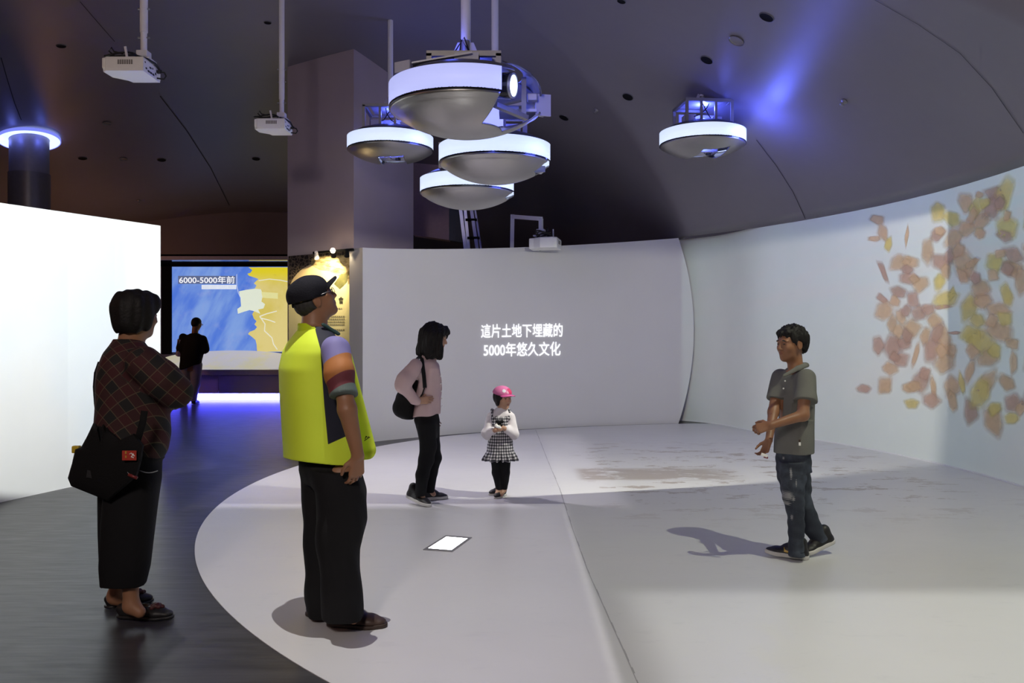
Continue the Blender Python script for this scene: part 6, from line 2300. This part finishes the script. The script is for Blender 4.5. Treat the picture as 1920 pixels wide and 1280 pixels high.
# ================================================================== BOY
def boy():
    g = Fig(1478, 1048, 'boy in grey polo shirt and ripped jeans, striding to the left')
    W, sec, s, root = g.W, g.sec, g.s, g.root
    phi = math.atan2(0.90, -0.42) - math.pi          # across the shoulders
    fwd = unit((-0.90, -0.42, 0))
    hc = W(1484, 645, 0.0); H = 0.222
    hf = unit((-0.93, -0.36, -0.02))
    S = Sdf(0.020)
    L, Rm = add_head(S, hc, H, hf, neck=W(1492, 700, 0.0), neck_r=0.045, nose=0.75)
    S.loft([sec(845, 1488, 22, 16), sec(780, 1490, 30, 22), sec(720, 1492, 32, 22), sec(695, 1492, 24, 16)], phi, k=0.02)
    # near (his left) arm reaches across to hold the other wrist
    a0, a1, a2 = W(1510, 712, -0.13), W(1506, 778, -0.20), W(1446, 797, -0.23)
    S.rc(a0, a1, 0.042, 0.034); S.rc(a1, a2, 0.034, 0.023)
    add_hand(S, a2, unit((-0.80, 0.25, -0.25)), unit((0.35, 0.75, -0.35)), -1, 0.155, curl=(0.55, 0.7, 0.5), k=0.003)
    b0, b1, b2 = W(1462, 712, 0.12), W(1450, 772, 0.0), W(1442, 824, -0.14)
    S.rc(b0, b1, 0.040, 0.033); S.rc(b1, b2, 0.032, 0.022)
    add_hand(S, b2, unit((-0.38, -0.1, -0.9)), unit((-0.75, -0.4, 0.4)), 1, 0.150, curl=(0.5, 0.6, 0.4), k=0.003)
    S.rc(W(1487, 880, -0.03), W(1489, 935, -0.06), 0.042, 0.036); S.rc(W(1489, 935, -0.06), W(1494, 1030, -0.06), 0.036, 0.026); S.rc(W(1491, 870, 0.05), W(1503, 938, 0.07), 0.05, 0.036); S.rc(W(1503, 938, 0.07), W(1538, 1016, 0.10), 0.036, 0.028)
    S.rc(W(1494, 1028, -0.06), W(1490, 1038, -0.06), 0.024, 0.018); S.rc(W(1538, 1014, 0.10), W(1532, 1024, 0.10), 0.024, 0.018)
    V, Q = S.mesh(0.0042)
    skin_obj('body', (V, Q), M['skin_tan'], root, skin_tint(V, L, Rm, hc, H))
    for q in (-1, 1):
        MB().lathe(L(0.357, 0.125 * q, 0.004), [(0.001, 0.0), (0.020 * H, 0.0), (0.030 * H, -0.02 * H)], 14, M=Matrix(Rm.tolist()) @ Matrix.Rotation(R_(90), 3, 'Y')).out('eye', M['gloss_black'], root, True)
    # short cropped hair
    S = Sdf(0.014)
    S.el(L(-0.07, 0, 0.17), np.array([0.45, 0.365, 0.39]) * H, Rm)
    S.el(L(-0.16, 0, 0.02), np.array([0.345, 0.350, 0.36]) * H, Rm)
    S.el(L(0.23, 0, 0.32), np.array([0.175, 0.26, 0.12]) * H, Rm)
    for q in (-1, 1):
        S.el(L(0.03, 0.315 * q, 0.12), np.array([0.11, 0.05, 0.14]) * H, Rm)
        S.el(L(-0.02, 0.37 * q, -0.06), np.array([0.13, 0.10, 0.17]) * H, Rm, cut=True, k=0.004)
    S.el(L(0.36, 0, -0.10), np.array([0.27, 0.50, 0.315]) * H, Rm, cut=True, k=0.006)
    S.plane(L(-0.3, 0, -0.22), Rm @ np.array([0.55, 0, -1.0]))
    skin_obj('hair', S.mesh(0.004, hair_strands(83, 210, 0.0055)), M['hair'], root)
    # polo shirt
    grey = cloth('grey_polo', (0.150, 0.150, 0.138), bump=0.15)
    S = Sdf(0.026)
    S.loft([sec(852, 1488, 37, 30), sec(830, 1489, 37, 30), sec(780, 1491, 36, 29), sec(735, 1493, 37, 27), sec(712, 1493, 35, 23), sec(698, 1492, 25, 16), sec(690, 1492, 16, 14)], phi, n=2.3)
    s0, s1 = W(1512, 708, -0.12), W(1510.5, 752, -0.17)
    S.rc(s0, s1, 0.058, 0.066, k=0.04); S.rc(s1, s1 + (s1 - s0) * 0.4, 0.066, 0.064)
    S.plane(s1, s1 - s0 + np.array([-0.012, 0, 0]), s1 - 0.10, s1 + np.array([0.10, 0.06, 0.05]))
    t0, t1 = W(1464, 708, 0.11), W(1452, 754, 0.05)
    S.rc(t0, t1, 0.054, 0.056, k=0.04)
    S.plane(t1 + np.array([0, 0, 0.02]), t1 - t0, t1 - np.array([0.2, 0.06, 0.12]), t1 + np.array([0.02, 0.10, 0.06]))
    S.plane(W(1488, 847), (0.06, 0, -1.0))
    shirt = skin_obj('polo_shirt', S.mesh(0.0042, folds(0.004, 87, 22, 0.6)), grey, root)
    S = Sdf(0.008)
    cA, cB, cC = W(1512, 684, 0.01), W(1497, 690, -0.085), W(1470, 704, -0.105)
    S.rc(cA, cB, 0.017, 0.017, sq=((0.3, -0.9, 0.4), 0.5)); S.rc(cB, cC, 0.017, 0.010, sq=((0.1, -0.9, 0.4), 0.5))
    S.rc(cA, W(1494, 682, 0.08), 0.017, 0.016, sq=((0.3, 0.9, 0.4), 0.5)); S.rc(W(1494, 682, 0.08), W(1470, 698, 0.05), 0.016, 0.010, sq=((0.3, 0.5, 0.4), 0.6))
    skin_obj('collar', S.mesh(0.0036), grey, shirt)
    for px, py in ((1472, 714), (1469, 728)):
        MB().lathe(W(px, py, -0.108), [(0.001, -0.003), (0.005, -0.002), (0.005, 0.002), (0.001, 0.003)], 10, M=Matrix.Rotation(R_(80), 3, 'X')).out('button', M['white_plastic'], shirt, True)
    MB().box(W(1499.5, 832, -0.135), (0.012, 0.004, 0.020)).out('hem_tag', M['white_plastic'], shirt)
    MB().box(W(1499, 826, -0.1345), (0.011, 0.004, 0.014)).out('hem_tag', M['brown_shoe'], shirt)
    # jeans
    m, b, B = base_mat('ripped_jeans')
    tc = B.n('ShaderNodeTexCoord').outputs['Object']
    nz = B.noise(tc, 7.0, 4.0, 0.6)
    nf = B.noise(B.vmul(tc, (1, 1, 0.15)), 160.0, 2.0)
    c = B.mix(B.ss(nz, 0.42, 0.70), (0.015, 0.020, 0.034), (0.060, 0.076, 0.105))
    c = B.mix(B.m('MULTIPLY', nf, 0.35), c, (0.05, 0.06, 0.08))
    rp = B.ss(B.attr('rip').outputs['Fac'], 0.0, 0.5)
    c = B.mix(B.m('MULTIPLY', rp, 0.8), c, (0.30, 0.30, 0.31))
    B.put(b.inputs['Base Color'], c)
    b.inputs['Roughness'].default_value = 0.8
    S = Sdf(0.02)
    S.loft([sec(880, 1489, 31, 26), sec(855, 1489, 33, 27), sec(842, 1489, 32, 26)], phi)
    S.loft([sec(1041, 1494, 13.5, 14, -0.06), sec(1022, 1493, 14.5, 15, -0.06), sec(975, 1492, 15.5, 17, -0.06), sec(935, 1488, 19, 19, -0.06), sec(895, 1487, 23, 22, -0.05), sec(865, 1487, 25, 24, -0.04)], 0)
    kb = W(1503, 938, 0.07)
    S.chain([W(1494, 862, 0.05), kb, W(1522, 985, 0.09), W(1537, 1014, 0.10)], [0.080, 0.060, 0.056, 0.048])
    S.chain([W(1466, 850, 0.04), W(1468, 890, 0.03), W(1478, 930, -0.02)], [0.030, 0.034, 0.03])
    S.plane(W(1493, 1029), (0, 0, -1), W(1470, 1048, -0.3), W(1512, 1020, 0.02))
    e = W(1537, 1014, 0.10)
    S.plane(e, e - W(1522, 985, 0.09), e - np.array([0.1, 0.1, 0.12]), e + np.array([0.12, 0.12, 0.1]))
    V, Q = S.mesh(0.0042, folds(0.0045, 91, 34, 1.1))
    rip = np.full(len(V), -1.0)
    for px, py, w, h in ((1478, 930, 9, 9), (1483, 888, 2.2, 12), (1477, 944, 6, 4), (1492, 905, 1.5, 8), (1486, 970, 2, 6), (1487, 935, 3, 5), (1476, 862, 1.5, 3)):
        q = W(px, py, -0.11)
        d = 1 - np.sqrt(((V[:, 0] - q[0]) / (w * s)) ** 2 + ((V[:, 2] - q[2]) / (h * s)) ** 2)
        d = d + 0.5 * np.sin(V[:, 2] * 900) * (d > -0.3)
        rip = np.maximum(rip, np.where(V[:, 1] < g.Y0 - 0.03, d, -1))
    skin_obj('jeans', (V, Q), m, root, {'rip': rip})
    # trainers with a gold tick
    gold = pm('gold_tick', (0.55, 0.34, 0.04), 0.4)
    for i, (ha, tb, lift) in enumerate((((1514, 1050), (1436, 1042), 0.0), ((1566, 1046), (1500, 1041), 0.07))):
        a, b2 = on_floor(*ha), on_floor(*tb)
        if i == 1:
            a = W(1562, 1046, 0.13); b2 = W(1500, 1038, 0.05)
        so, P, r, Ln, axs = shoe(root, a[:2], b2[:2], 0.092, M['black_shoe'], M['white_sole'], top=0.098, sole_h=0.026, heel_lift=lift, toe_up=0.018 if i == 0 else 0)
        for k in range(4):
            MB().tube([P(0.34 + 0.06 * k, 0.074 - 0.007 * k, -r * 0.45), P(0.37 + 0.06 * k, 0.080 - 0.007 * k, 0), P(0.34 + 0.06 * k, 0.074 - 0.007 * k, r * 0.45)], 0.003, 5).out('lace', M['black_cloth'], so, True)
        if i == 0:
            sgn = 1 if (np.array(P(0.4, 0.05, 0.05)) - np.array(P(0.4, 0.05, -0.05)))[1] < 0 else -1
            V, Fc = [], []
            top = [(0.20, 0.062), (0.30, 0.047), (0.42, 0.041), (0.54, 0.050), (0.585, 0.070)]
            bot = [(0.20, 0.062), (0.31, 0.041), (0.43, 0.031), (0.555, 0.034), (0.585, 0.070)]
            for (t1_, z1), (t2_, z2) in zip(top, bot):
                for t_, z_ in ((t1_, z1), (t2_, z2)):
                    V.append(P(t_, z_, sgn * (r * 0.93 - 0.002 - (0.0 if z_ < 0.05 else (z_ - 0.05) * 0.35) + (0.004 if 0.4 < t_ < 0.6 else 0))))
            for k in range(4):
                Fc.append((2 * k, 2 * k + 1, 2 * k + 3, 2 * k + 2))
            o = raw('tick_emblem', V, Fc, gold, so)
            md = o.modifiers.new('wrap', 'SHRINKWRAP'); md.target = so; md.offset = 0.0025; md.wrap_method = 'NEAREST_SURFACEPOINT'
    it = thing('snack_wrapper', 'small white and red wrapper held low in the hand of the boy', 'wrapper', W(1434, 853, -0.18))
    MB().box(W(1433, 853, -0.20), (0.040, 0.012, 0.018), Matrix.Rotation(0.35, 3, 'Y'), 0.003).out('wrapper_white', M['white_plastic'], it)
    MB().box(W(1436, 857, -0.20), (0.026, 0.011, 0.012), Matrix.Rotation(0.25, 3, 'Y'), 0.003).out('wrapper_red', pm('wrapper_dark_red', (0.16, 0.03, 0.04), 0.5), it)


# ================================================================== FAR MAN AT THE SCREEN
def far_man():
    g = Fig(358, 757, 'man in black shirt and grey trousers standing before the far map screen')
    W, sec, s, root = g.W, g.sec, g.s, g.root
    hc = W(369, 607, 0.0); H = 0.245
    hf = unit((0.45, 0.85, -0.25))
    S = Sdf(0.03)
    L, Rm = add_head(S, hc, H, hf, neck=W(365, 634), neck_r=0.062)
    S.loft([sec(695, 358, 16, 10), sec(650, 361, 18, 11), sec(632, 363, 16, 10)], -0.15, k=0.03)
    for A in ((W(343, 632), W(338, 655, -0.05), W(341, 667, 0.15)), (W(381, 635), W(384, 655, -0.02), W(378, 662, 0.22))):
        S.rc(A[0], A[1], 0.055, 0.042); S.rc(A[1], A[2], 0.042, 0.03)
        add_hand(S, A[2], unit((0.2, 1, 0.1)), unit((0, 0, -1)), 1, 0.17)
    S.rc(W(351, 692), W(347, 750), 0.08, 0.045); S.rc(W(367, 692), W(362, 750), 0.08, 0.045)
    S.rc(W(349, 752), W(345, 755, 0.05), 0.04, 0.035); S.rc(W(363, 752), W(366, 755, 0.05), 0.04, 0.035)
    V, Q = S.mesh(0.010)
    skin_obj('body', (V, Q), M['skin_brown'], root, skin_tint(V, L, Rm, hc, H))
    S = Sdf(0.02)
    S.el(L(-0.08, 0, 0.14), np.array([0.43, 0.37, 0.39]) * H, Rm)
    S.el(L(-0.20, 0, -0.02), np.array([0.29, 0.32, 0.33]) * H, Rm)
    S.el(L(0.40, 0, -0.12), np.array([0.30, 0.5, 0.36]) * H, Rm, cut=True)
    skin_obj('hair', S.mesh(0.010), M['hair'], root)
    MB().tube([L(-0.02, -0.33, 0.05), L(0.40, -0.27, 0.03), L(0.44, -0.10, 0.0)], 0.006, 6).out('spectacles', M['steel'], root, True)
    S = Sdf(0.04)
    S.loft([sec(694, 356, 19.5, 15), sec(680, 357, 21, 15), sec(655, 362, 21.5, 15), sec(638, 363, 22, 13), sec(629, 364, 15, 10), sec(625, 365, 8, 7)], -0.15)
    S.rc(W(344, 633), W(338.5, 653, -0.03), 0.085, 0.085, k=0.06); S.rc(W(381, 636), W(385, 655, -0.02), 0.08, 0.085, k=0.06)
    S.plane(W(357, 688), (0.32, 0, -1))
    skin_obj('shirt', S.mesh(0.010, folds(0.006, 95, 14)), M['black_cloth'], root)
    S = Sdf(0.03)
    S.chain([W(350, 688), W(347, 720), W(346, 752)], [0.115, 0.092, 0.072]); S.chain([W(368, 684), W(366, 720), W(362, 752)], [0.115, 0.092, 0.070])
    S.plane(W(357, 752), (0, 0, -1))
    skin_obj('trousers', S.mesh(0.010, folds(0.006, 97, 14)), cloth('grey_trousers', (0.34, 0.31, 0.35)), root)
    for x0, x1 in ((347, 337), (362, 371)):
        a, b = W(x0, 755, -0.05), W(x1, 758, 0.16)
        shoe(root, a[:2], b[:2], 0.11, M['black_shoe'], M['black_shoe'], h=0.008)
    fo = thing('paper_folder', 'pale folder held under the arm of the far man', 'folder', W(337, 652, 0.05))
    MB().box(W(337.5, 652, 0.05), (0.10, 0.30, 0.34), Matrix.Rotation(0.12, 3, 'Y') @ Matrix.Rotation(0.5, 3, 'Z')).out('cover', M['trim'], fo)


man_in_vest()
older_woman()
young_woman()
little_girl()
boy()
far_man()
